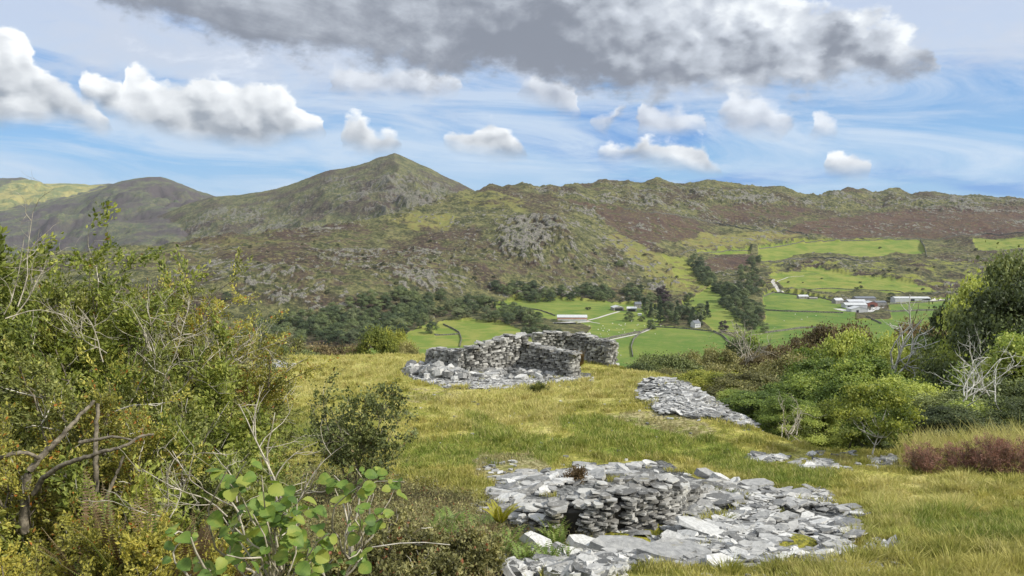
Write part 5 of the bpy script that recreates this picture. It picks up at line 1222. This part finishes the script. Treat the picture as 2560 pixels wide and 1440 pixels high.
_t.put(_b.inputs['Base Color'], _t.mix(_t.ss(_t.noise(_p, 16, 5, .7), .38, .62), (.09, .10, .018), (.34, .31, .035))); _bb = _t.new('ShaderNodeBump'); _bb.inputs['Distance'].default_value = .04; _t.put(_bb.inputs['Height'], _t.noise(_p, 40, 4, .7)); _t.put(_b.inputs['Normal'], _bb.outputs[0])
for px, py, r, lab in ((1990, 1368, .34, 'bright yellow moss cushion among the pale slates at lower right of the near scree'), (1560, 1358, .30, 'olive moss patch between the wall foot and the lowest line of stones'), (1640, 1335, .22, 'small moss patch at the foot of the leaning slab'), (1700, 1250, .28, 'moss patch just behind the wall corner')):
    tag(moss(px, py, r, px), lab, 'moss')
def tall_grass():
    rng = np.random.default_rng(31); n = 9000; px = rng.uniform(2270, 2680, n); Y = rng.uniform(20.2, 24.5, n); X = (px - 1280) / F * Y
    ok = plat_dist(X, Y) < 2.5; X, Y = X[ok], Y[ok]; n = len(X)
    V, Q = blades(X, Y, rng.uniform(.25, 1.0, n) * (.6 + .5 * sstep(X, 11, 15) + .9 * fbm(X, Y, 1.5, 3, 78)), np.full(n, .009), rng, .55); one = np.ones(n * 4)
    me = mesh_np('tall_dry_grass', V, quads=Q, attrs=dict(gold=one, lush=0 * one, worn=0 * one, rnd=np.repeat(rng.random(n), 4)), mat=MAT_GRASS)
    tag(link('tall_dry_grass', me), 'tall straw coloured grass behind the heather at the right edge', 'grass', kind='stuff')
tall_grass()
# small birch
def birch():
    me = tree_meshes(300, top_h(2170, 960, 22.2), 2.6, 'birch', 34, 260, .085, .17, .035, .30, bark=BARK_BIRCH, gap=.35, jag=.04, lmin=2.6)
    x, y, z = foot(2195, 22.2); place_tree('birch_tree', me, (x, y, z), 0, 1, 'small birch with thin white trunk and airy crown at the edge of the turf')
birch()
# ---- trees in the gully to the right and beyond the edge
GM = {}
BARK_LIMB = bark_material('grey_limb_bark', (.10, .09, .07), (.30, .27, .22), 5)
def gm(kind, i):
    if (kind, i) not in GM:
        k = dict(green='midgreen', yellow='midyellow', dark='middark', olive='midolive', brown='midbrown', orange='midorange')[kind]
        GM[(kind, i)] = tree_meshes(400 + i * 7 + len(kind), 10, 9, k, 78, 520, .185, .140, .16, .08, gap=.22, jag=.030, bark=BARK_LIMB, twig=True, outn=1.3)
    return GM[(kind, i)]
GT = [ # px, top py, Y, width m, kind
 (1640,880,72,8,'dark'),(1690,885,66,8,'dark'),(1745,873,78,9,'olive'),(1800,862,84,9,'olive'),(1850,846,88,9,'dark'),(1885,822,97,10,'green'),(1825,905,58,7,'olive'),
 (1905,872,72,8,'brown'),(1955,850,80,10,'brown'),(2010,836,84,10,'brown'),(2070,800,88,10,'brown'),(2125,792,82,10,'brown'),(2045,858,62,8,'green'),(2125,812,62,9,'green'),(1975,895,54,8,'olive'),
 (2060,905,48,8,'green'),(2170,838,58,8,'green'),(2240,822,60,8,'green'),(2300,798,86,11,'orange'),(2350,812,74,9,'brown'),(2410,745,52,8,'dark'),(2475,690,46,8,'green'),(2545,650,42,9,'dark'),(2590,690,38,9,'dark'),
 (2500,790,38,7,'dark'),(2570,840,34,7,'green'),(2340,860,50,7,'green'),(2270,880,46,7,'green'),(2400,880,40,6,'green'),(2470,910,36,6,'green'),(2540,950,32,6,'dark'),(2430,840,46,7,'green'),
 (1755,925,50,5.5,'yellow'),(1820,930,46,5.5,'yellow'),(1715,925,56,6,'olive'),(1880,935,44,6,'olive'),(1905,985,37,5,'green'),(1965,965,38,5.5,'green'),(2030,950,38,6,'green'),(2110,940,36,6,'green'),(1845,975,40,4.5,'green'),
 (2190,910,36,6.5,'green'),(2260,960,34,5.5,'green'),(2330,975,31,5,'green'),(2400,985,29,5,'dark'),(2480,1010,27,5,'green'),(2120,1010,28,3.6,'yellow'),(2050,1020,28.5,3.2,'green'),(2250,1020,27,3.4,'green'),(2330,1040,26,3.4,'dark'),(2410,1040,25.5,3.6,'dark'),(1985,1050,30,2.8,'green'),
 (1600,905,62,6,'dark'),(1660,915,58,6,'olive'),(1690,950,48,4.5,'olive'),(2560,1000,26,3.6,'dark'),
 # olive crowns beyond the left part of the hilltop
 (670,826,66,7,'olive'),(720,838,70,7,'olive'),(690,862,58,5.5,'dark'),(780,853,76,8,'brown'),(830,856,84,8,'brown'),(880,858,80,7,'brown'),(940,812,78,7,'yellow'),(985,818,80,6.5,'yellow'),(1015,850,76,5,'olive'),(640,856,60,5.5,'olive'),(760,872,62,5,'dark')]
LABW = dict(green='leafy mid-green', yellow='bright yellow-green', dark='dark green', olive='dull olive', brown='russet brown', orange='orange-brown')
for i, (px, py, Y, wd, kind) in enumerate(GT):
    x = (px - 1280) / F * Y; z = float(H(x, Y)[0]); h = max(float(unproj(px, py, Y)[2]) - z, 2.0) + .15 * 0
    h *= 1.06 if 1850 < px < 2380 and Y < 57 else (1.03 if px > 2380 else 1.0)
    me = gm(kind, i % 3)
    if h > wd * 1.9: z = z + (h - wd * 1.9) * 0.0
    sw = wd / 9.0; sh = h / 10.0
    where = 'beyond the left part of the hilltop' if px < 1100 else ('in the gully behind the slate heap' if px < 1850 else ('low in front of the gully wood' if Y < 33 else ('on the wooded rise at the right edge' if px > 2380 else 'in the wooded gully on the right')))
    g = kind + ' trees ' + where
    place_tree('gully_tree', me, (x, Y, z), i * 2.399, (sw, sw, sh), LABW[kind] + ' broadleaf tree ' + where, 'tree', g)
dead_branches('dead_tree', 'bleached leafless tree with forked white limbs rising from the gully wood on the right', 2230, 950, 40, 1, 4.6, 61, 4, r=.065, lean=(0, 0, 1), rot=.32, cat='tree', den=7)
dead_branches('dead_tree', 'tall thin leafless branch pointing above the orange crowns on the right', 2270, 870, 60, 1, 4.6, 62, 2, r=.06, lean=(-.1, 0, 1), rot=.25, cat='tree', den=6, mat=BARK)
dead_branches('dead_tree', 'white crooked dead limbs in front of the green crowns near the right edge', 2410, 1000, 25, 1, 2.4, 63, 6, r=.022, lean=(.2, -.3, .7), rot=.6, cat='tree', den=7)
dead_branches('dead_tree', 'pale bare limbs nearest the right edge among the green crowns', 2480, 990, 26, 1, 2.2, 64, 5, r=.020, lean=(-.3, -.2, .8), rot=.5, cat='tree', den=7)
dead_branches('fallen_branches', 'heap of grey fallen branches below the tail of the slate heap', 1975, 1085, 27, .8, 1.5, 65, 9, r=.020, lean=(.3, -.3, .25), rot=.6, cat='branches', den=8)
dead_branches('bare_branches', 'grey bare twiggy bush in the gully right of the slate heap', 1870, 900, 56, 1.2, 3.4, 66, 9, r=.035, lean=(0, 0, 1), rot=.45, cat='bush', den=9)
dead_branches('bare_branches', 'silvery bare twigs at the right end of the left thicket beside the pale slate patch', 625, 940, 13, .6, 1.0, 67, 8, r=.006, lean=(.3, 0, .5), rot=.6, cat='bush', den=9)
# ---------------------------------------------------------------- valley: walls, lanes, buildings, sheep
MAT_DRYWALL, _t, _b = material('field_wall_stone'); _p = _t.new('ShaderNodeNewGeometry').outputs['Position']
_t.put(_b.inputs['Base Color'], _t.mix(_t.ss(_t.noise(_p, .7, 4, .7), .4, .6), (.060, .060, .048), (.17, .165, .135)))
def plain(name, col, rough=.6, var=.12, sc=.4):
    m, t, b = material(name); p = t.new('ShaderNodeNewGeometry').outputs['Position']
    t.put(b.inputs['Base Color'], t.mix(t.ss(t.noise(p, sc, 5, .7), .3, .7), tuple(c * (1 - var) for c in col), tuple(min(1, c * (1 + var)) for c in col))); b.inputs['Roughness'].default_value = rough
    return m
PW = plain('white_sheeting', (.42, .43, .42)); PG = plain('grey_roof_sheeting', (.42, .43, .44)); PB = plain('brown_cladding', (.42, .24, .17)); PD = plain('painted_interior_shade', (.02, .02, .022)); PS = plain('grey_stone_wall', (.24, .23, .205), .9, .4, 1.2)  # PD paints the shade inside openings and windows as near-black slabs
PSL = plain('blue_slate_roof', (.13, .14, .155)); PLR = plain('pale_roof', (.42, .43, .43)); PR = plain('rust_red_sheeting', (.20, .075, .055)); PT = plain('gravel_lane', (.42, .40, .36), .95); PY = plain('farm_concrete', (.42, .41, .39), .9); PBL = plain('black_bale_wrap', (.012, .014, .020), .3); PFL = plain('fleece', (.66, .63, .55), .95); PBG = plain('blue_grey_sheeting', (.20, .24, .26))
def draped(pts_px, step=5.0):
    W = [fast_hit(*p)[:2] for p in pts_px]; out = []
    for (x0, y0), (x1, y1) in zip(W[:-1], W[1:]):
        n = max(1, int(math.hypot(x1 - x0, y1 - y0) / step)); out += [(x0 + (x1 - x0) * i / n, y0 + (y1 - y0) * i / n) for i in range(n)]
    out.append(W[-1]); P_ = np.array(out)
    for _ in range(3): P_[1:-1] = (P_[:-2] + 2 * P_[1:-1] + P_[2:]) / 4
    return P_
def field_wall(label, pts, h=1.6, w=.9, group=None, mat=None, name='dry_stone_wall', seed=0):
    P_ = draped(pts); d = np.gradient(P_, axis=0); d /= np.hypot(d[:, 0], d[:, 1])[:, None]; nx, ny = -d[:, 1], d[:, 0]; V = []
    r = np.random.default_rng(seed + len(P_)); c = P_[len(P_) // 2]; cz = float(H(c[0], c[1])[0])
    zl = H(P_[:, 0], P_[:, 1])
    for i, (x, y) in enumerate(P_):
        hh = h * r.uniform(.82, 1.12); a = w / 2; b_ = w / 2 * .65
        V += [(x - nx[i] * a - c[0], y - ny[i] * a - c[1], zl[i] - .8 - cz), (x + nx[i] * a - c[0], y + ny[i] * a - c[1], zl[i] - .8 - cz), (x + nx[i] * b_ - c[0], y + ny[i] * b_ - c[1], zl[i] + hh - cz), (x - nx[i] * b_ - c[0], y - ny[i] * b_ - c[1], zl[i] + hh - cz)]
    Q = []
    for i in range(len(P_) - 1):
        a = i * 4
        for j in range(4): Q.append((a + j, a + (j + 1) % 4, a + 4 + (j + 1) % 4, a + 4 + j))
    Q += [(3, 2, 1, 0), (len(V) - 4, len(V) - 3, len(V) - 2, len(V) - 1)]
    o = link(name, mesh_np(name, V, quads=Q, mat=mat or MAT_DRYWALL), None, (c[0], c[1], cz)); tag(o, label, 'wall', group); return o
WALLS = [
 ('pale stone wall curving down the left side of the bright green field', [(1582,893),(1578,868),(1585,848),(1602,832),(1632,818)], 2.0),
 ('stone wall bending down the right side of the bright green field', [(1830,885),(1824,858),(1806,840),(1782,829)], 1.8),
 ('wall along the top of the bright green field under the plantation', [(1640,818),(1700,821),(1780,829)], 1.5),
 ('rough wall beside the lane running to the corner of the bright field', [(1440,866),(1480,857),(1530,846),(1600,831)], 2.2),
 ('wall over the upper left field of the right-hand farm', [(1908,738),(1935,731),(1990,738),(2060,745),(2100,757)], 1.8),
 ('dark wall between the upper and middle fields left of the farm sheds', [(1905,776),(1960,779),(2040,781),(2108,783)], 1.9),
 ('dark wall rising across the lower field left of the farm sheds', [(1912,833),(1955,828),(2000,821),(2040,819),(2085,822)], 1.9),
 ('straight dark wall in the field right of the farm sheds', [(2212,777),(2300,777),(2420,774),(2480,770)], 2.0),
 ('short dark wall slanting below the farm sheds', [(2165,793),(2190,803),(2203,810)], 1.8),
 ('long wall behind the right-hand farm at the foot of the rough ground', [(1960,729),(2050,722),(2160,725),(2250,729),(2330,738),(2400,737),(2470,732),(2560,727)], 1.5),
 ('wall along the top edge of the big upper green field', [(1898,620),(1990,607),(2060,603),(2100,601),(2200,600),(2300,598)], 2.2),
 ('pale wall down the right end of the big upper green field', [(2302,597),(2306,612),(2314,630),(2317,643)], 2.6),
 ('wall along the lower edge of the big upper green field', [(1898,654),(1960,652),(2020,644),(2080,646),(2140,653),(2200,655)], 2.0),
 ('thin dark wall winding down the far moor above the upper fields', [(1560,524),(1640,532),(1720,543),(1790,556),(1850,571),(1900,577),(1960,577),(2005,582),(2022,600)], 2.8),
 ('wall over the narrow green strip left of the upper fields', [(1700,637),(1750,630),(1820,625),(1880,622)], 2.0),
 ('wall running from the upper green field to the right edge under the red moor', [(2302,598),(2380,592),(2460,586),(2560,583)], 2.2),
 ('short crooked wall by two trees in the field behind the far ruin', [(1108,812),(1130,822),(1148,832),(1154,850),(1149,868)], 1.8),
 ('low broken wall over the field behind the far ruin', [(1085,838),(1120,838),(1146,836)], 1.4),
 ('curving wall round the scrubby corner just above the far ruin', [(1368,836),(1400,832),(1435,838),(1462,852),(1475,864)], 1.8),
 ('wall under the long white shed at the right-hand farm', [(2205,765),(2250,760),(2330,755),(2400,748),(2470,742)], 1.8),
 ('small wall climbing from the narrow green strip', [(1742,642),(1738,655)], 2.2),
 ('wall between the belt of woodland and the barn pasture', [(1245,762),(1300,770),(1350,776),(1388,790)], 1.5)]
for i, (lab, pts, h) in enumerate(WALLS): field_wall(lab, pts, h, .9, 'dry stone walls round the valley fields', seed=i)
def lane(pts, w, nm='track', mat=None):
    P_ = draped(pts, 3.0); d = np.gradient(P_, axis=0); d /= np.hypot(d[:, 0], d[:, 1])[:, None]; V = []; n = 4
    for i, (x, y) in enumerate(P_):
        for u in np.linspace(-.5, .5, n): V.append((x - d[i, 1] * w * u, y + d[i, 0] * w * u, 0))
    V = np.array(V); V[:, 2] = H(V[:, 0], V[:, 1]) + .18
    tag(link(nm, mesh_np(nm, V, quads=grid_quads(len(P_), n), mat=mat or PT)), kind='structure')
lane([(1470,801),(1495,795),(1520,787),(1548,779)], 4.0); lane([(1462,800),(1480,806),(1500,809)], 2.5); lane([(1600,833),(1620,825),(1632,815)], 4); lane([(1478,858),(1530,849),(1600,834)], 3.5)
lane([(1957,731),(1944,724),(1936,712),(1931,703),(1936,699)], 5.5); lane([(1936,699),(1970,693),(2010,690)], 2.0); lane([(1385,808),(1420,806),(1475,804)], 7, 'farmyard', PY); lane([(2092,772),(2120,778),(2170,780),(2200,768)], 12, 'farmyard', PY); lane([(2190,758),(2230,756),(2330,752),(2440,742),(2560,728)], 4.5)

def qbox(x0, x1, y0, y1, z0, z1):
    V = [(x0,y0,z0),(x1,y0,z0),(x1,y1,z0),(x0,y1,z0),(x0,y0,z1),(x1,y0,z1),(x1,y1,z1),(x0,y1,z1)]
    return np.array(V, float), np.array([(3,2,1,0),(4,5,6,7),(0,1,5,4),(1,2,6,5),(2,3,7,6),(3,0,4,7)])
def building(name, label, cat, px0, px1, py, wall_h, roof_h, depth, wallm, roofm, rot=0.0, openings=(), cladding=None, chimney=False, gable=False, windows=0, over=.35):
    """gabled building: ridge along its length (or towards the viewer with gable=True)"""
    x, y, z = fast_hit((px0 + px1) / 2, py); Wd = (px1 - px0) / F * y; L = Wd / 2; D = depth
    zs = min(float(H(x + a * math.cos(rot) - b * math.sin(rot), y + a * math.sin(rot) + b * math.cos(rot))[0]) for a in (-L, L) for b in (0, D))
    zt = max(zs, z); root = empty(name, (x, y, zt), rot); tag(root, label, cat); wh = wall_h; rh = roof_h
    if not gable:
        V = [(-L,0,-4),(L,0,-4),(L,D,-4),(-L,D,-4),(-L,0,wh),(L,0,wh),(L,D,wh),(-L,D,wh),(-L,D/2,wh+rh),(L,D/2,wh+rh)]
        polys = [np.array([(0,1,5,4),(2,3,7,6)]), np.array([(1,2,6,9,5),(3,0,4,8,7)])]
        R = [(-L-over,-over,wh-rh*over*2/D+.02),(L+over,-over,wh-rh*over*2/D+.02),(L+over,D/2,wh+rh+.02),(-L-over,D/2,wh+rh+.02),(L+over,D+over,wh-rh*over*2/D+.02),(-L-over,D+over,wh-rh*over*2/D+.02)]
        RQ = [(0,1,2,3),(3,2,4,5)]
    else:
        V = [(-L,0,-4),(L,0,-4),(L,D,-4),(-L,D,-4),(-L,0,wh),(L,0,wh),(L,D,wh),(-L,D,wh),(0,0,wh+rh),(0,D,wh+rh)]
        polys = [np.array([(1,2,6,5),(3,0,4,7)]), np.array([(0,1,5,8,4),(2,3,7,9,6)])]
        e = wh - rh * over / L + .02
        R = [(-L-over,-over,e),(0,-over,wh+rh+.02),(0,D+over,wh+rh+.02),(-L-over,D+over,e),(L+over,-over,e),(L+over,D+over,e)]
        RQ = [(0,1,2,3),(1,4,5,2)]
    link('wall', mesh_np('wall', V, polys=polys, mat=wallm), root)
    R = np.array(R, float); R2 = R + np.array([0, 0, .22]); RQ = np.array(RQ); edge = []
    loop = [0,1,2,4,5,3] if not gable else [0,1,4,5,2,3]
    for a, b_ in zip(loop, loop[1:] + loop[:1]): edge.append((a, b_, b_ + 6, a + 6))
    rf = link('roof', mesh_np('roof', np.concatenate([R, R2]), quads=np.concatenate([RQ[:, ::-1], RQ + 6, np.array(edge)]), mat=roofm), root)
    for (u0, u1, z0, z1, m_, nm) in openings:
        v, q = qbox(-L + u0 * 2 * L, -L + u1 * 2 * L, -.12, .1, z0, z1); link(nm, mesh_np(nm, v, quads=q, mat=m_), root)
    if cladding: v, q = qbox(-L - .06, L + .06, -.10, -.02, cladding[0], cladding[1]); link('cladding', mesh_np('cladding', v, quads=q, mat=cladding[2]), root)
    for k in range(windows):
        u = -L + (k + .8) * 2 * L / (windows + .6); v, q = qbox(u - .45, u + .45, -.06, .05, wh * .45, wh * .45 + 1.1); link('window', mesh_np('window', v, quads=q, mat=PD), root)
    if chimney:
        v, q = qbox(L - 1.3, L - .3, D/2 - .5, D/2 + .5, wh + rh - .3, wh + rh + 1.2); link('chimney', mesh_np('chimney', v, quads=q, mat=wallm), rf)
    return root
bays = [(.03 + k * .122, .03 + k * .122 + .105, 0, 1.9, PW, 'panel') for k in range(8)]
building('long_barn', 'long low barn with pale grey roof and brown upper boarding beside the black bales', 'barn', 1393, 1468, 803, 4.6, 2.2, 15, PB, PLR, -.04, [(.02, .985, -.5, 2.4, PW, 'panel')])
building('open_shed', 'white-roofed open-fronted farm shed at the end of the lane', 'shed', 1534, 1560, 777, 4.2, 2.0, 16, PS, PLR, .15, [(.12, .88, 0, 3.6, PD, 'opening')], gable=True)
building('open_shed', 'smaller pale-roofed shed between the spruce and the valley farmhouse', 'shed', 1567, 1591, 779, 4.0, 1.8, 14, PS, PLR, -.2, [(.15, .85, 0, 3.2, PD, 'opening')])
building('farmhouse', 'grey stone farmhouse behind the two farm sheds in the valley', 'house', 1588, 1604, 771, 6.0, 2.8, 8, PS, PSL, .1, chimney=True, windows=3)
building('caravan', 'small white tank-like hut below the valley farmhouse', 'hut', 1595, 1604, 789, 2.2, .5, 3, PW, PW, 0)
building('cottage', 'small white cottage among trees at the top of the bright field', 'house', 1735, 1754, 819, 5.0, 2.8, 8, PW, PSL, .5, chimney=True, windows=3)
building('stone_cottage', 'small grey stone house standing apart, left of the right-hand farm', 'house', 1997, 2022, 747, 3.6, 2.2, 8, PS, PG, .1, chimney=True, windows=2)
building('stone_barn', 'grey stone barn at the left end of the right-hand farm', 'barn', 2088, 2110, 759, 5.2, 3.0, 10, PS, PG, .25, windows=2)
building('stone_outbuilding', 'low stone outbuilding against the stone barn of the right-hand farm', 'barn', 2024, 2044, 748, 2.0, 1.0, 5, PS, PS, 0)
building('farm_shed', 'dark-roofed shed at the back of the right-hand farm', 'shed', 2140, 2190, 752, 4.2, 2.0, 16, PS, PSL, 0)
building('farm_shed', 'grey-roofed shed in the second row of the right-hand farm', 'shed', 2122, 2166, 760, 4.5, 2.6, 16, PG, PG, 0)
building('farm_shed', 'pale-roofed shed in the third row of the right-hand farm', 'shed', 2114, 2168, 770, 4.0, 2.6, 16, PG, PLR, -.03, [(.1, .35, 0, 3, PD, 'opening')])
building('farm_shed', 'white front shed with pale blue-white boards, nearest of the right-hand farm', 'shed', 2128, 2170, 781, 4.5, 3.2, 15, PW, PLR, .03, [(.3, .45, 0, 3.2, PD, 'opening')], gable=True)
building('red_shed', 'rust red shed at the right side of the right-hand farm cluster', 'shed', 2168, 2194, 767, 5.5, 2.2, 14, PR, PG, 0, [(.3, .7, 0, 3.4, PD, 'opening')], gable=True)
building('grey_shed', 'dark grey shed between the rust red one and the long white one', 'shed', 2190, 2216, 763, 4.2, 1.8, 12, PS, PSL, 0)
building('long_shed', 'long white shed with a dark doorway, right of the farm cluster', 'shed', 2238, 2326, 753, 4.6, 1.8, 16, PW, PLR, -.02, [(.44, .55, 0, 3.6, PD, 'opening'), (.77, .99, 1.6, 3.8, PD, 'opening')])
building('long_shed', 'blue-grey shed standing alone beyond the fields at far right', 'shed', 2414, 2458, 741, 4.0, 1.8, 14, PBG, PBG, 0)
def bale():
    a = np.arange(14) * 2 * np.pi / 14; V = []
    for xx, r in ((-.6, .56), (-.52, .64), (.52, .64), (.6, .56)): V += [(xx, math.cos(t) * r, math.sin(t) * r + .64) for t in a]
    Q = [(k * 14 + j, k * 14 + (j + 1) % 14, k * 14 + 14 + (j + 1) % 14, k * 14 + 14 + j) for k in range(3) for j in range(14)]
    return mesh_np('silage_bale', V, polys=[np.array(Q), np.array([list(range(13, -1, -1)), list(range(42, 56))])], mat=PBL)
_bm = bale(); bx, by, bz = fast_hit(1405, 809)
for i in range(34):
    x = bx - 9 + (i % 17) * 1.55; y = by - (i // 17) * 1.5; o = link('silage_bale', _bm, None, (x, y, float(H(x, y)[0]) + .15)); o.rotation_euler.z = .1 * math.sin(i * 3.1)
    tag(o, 'black plastic wrapped round bale in the stack in front of the long barn', 'bale', 'black bales in front of the long barn')
def sheep():
    xs = np.array([-.62, -.58, -.45, -.1, .25, .42, .52, .60, .70, .82, .86]); rs = np.array([.02, .16, .27, .30, .28, .20, .13, .115, .11, .07, .01]); zs = np.array([.62, .62, .60, .60, .62, .66, .74, .80, .79, .72, .70])
    a = np.arange(10) * 2 * np.pi / 10; V = [(x, math.cos(t) * r * .85, z + math.sin(t) * r) for x, r, z in zip(xs, rs, zs) for t in a]
    Q = [(k * 10 + j, k * 10 + (j + 1) % 10, k * 10 + 10 + (j + 1) % 10, k * 10 + 10 + j) for k in range(len(xs) - 1) for j in range(10)]
    parts = [(np.array(V), np.array(Q))]
    L_ = np.array([[(x, y, .5), (x + .02, y, .25), (x, y, 0)] for x in (-.4, .28) for y in (-.13, .13)], float); parts.append(tubes(L_, .07, .035, 5))
    return cat_mesh('sheep', parts, PFL, smooth=True)
_sm = sheep(); _r = random.Random(5)
for i in range(46):
    if i < 38:
        while True:
            a, b = _r.uniform(1440, 1665), _r.uniform(798, 848)
            if pip([(1470,812),(1560,800),(1650,795),(1655,815),(1590,828),(1500,845),(1440,855)], a, b): break
        lab, g = 'white sheep grazing on the slope between the long barn and the lane', 'sheep between the barn and the lane'
    elif i < 41: a, b = [(1638, 836), (1545, 884), (1552, 890)][i - 38]; lab, g = ['white sheep alone at the top left corner of the bright field', 'left white sheep in the dark green strip right of the far ruin', 'right white sheep in the dark green strip right of the far ruin'][i - 38], None
    else: a, b = [(1988,787),(2018,794),(2004,800),(2040,790),(1960,803)][i - 41]; lab, g = 'sheep grazing in the field left of the right-hand farm', 'sheep in the field left of the right-hand farm'
    x, y, z = fast_hit(a, b); o = link('sheep', _sm, None, (x, y, z)); o.rotation_euler.z = _r.uniform(0, 6.28); o.scale = (1.25,) * 3; tag(o, lab, 'sheep', g)
# ---------------------------------------------------------------- air
def haze():
    V, Q = qbox(-9000, 9000, -300, 13500, -330, 900)
    m = bpy.data.materials.new('haze_air'); m.use_nodes = True; t = NT(m.node_tree); t.n.remove(t.n['Principled BSDF'])
    pv = t.new('ShaderNodeVolumePrincipled'); pv.inputs['Color'].default_value = (.80, .87, 1.0, 1); pv.inputs['Density'].default_value = 2.1e-5; pv.inputs['Anisotropy'].default_value = .2
    t.l.new(pv.outputs[0], t.n['Material Output'].inputs['Volume'])
    o = link('haze', mesh_np('haze', V, quads=Q, mat=m)); tag(o, 'thin blue summer haze over the distant fells', 'haze', kind='stuff')
haze()
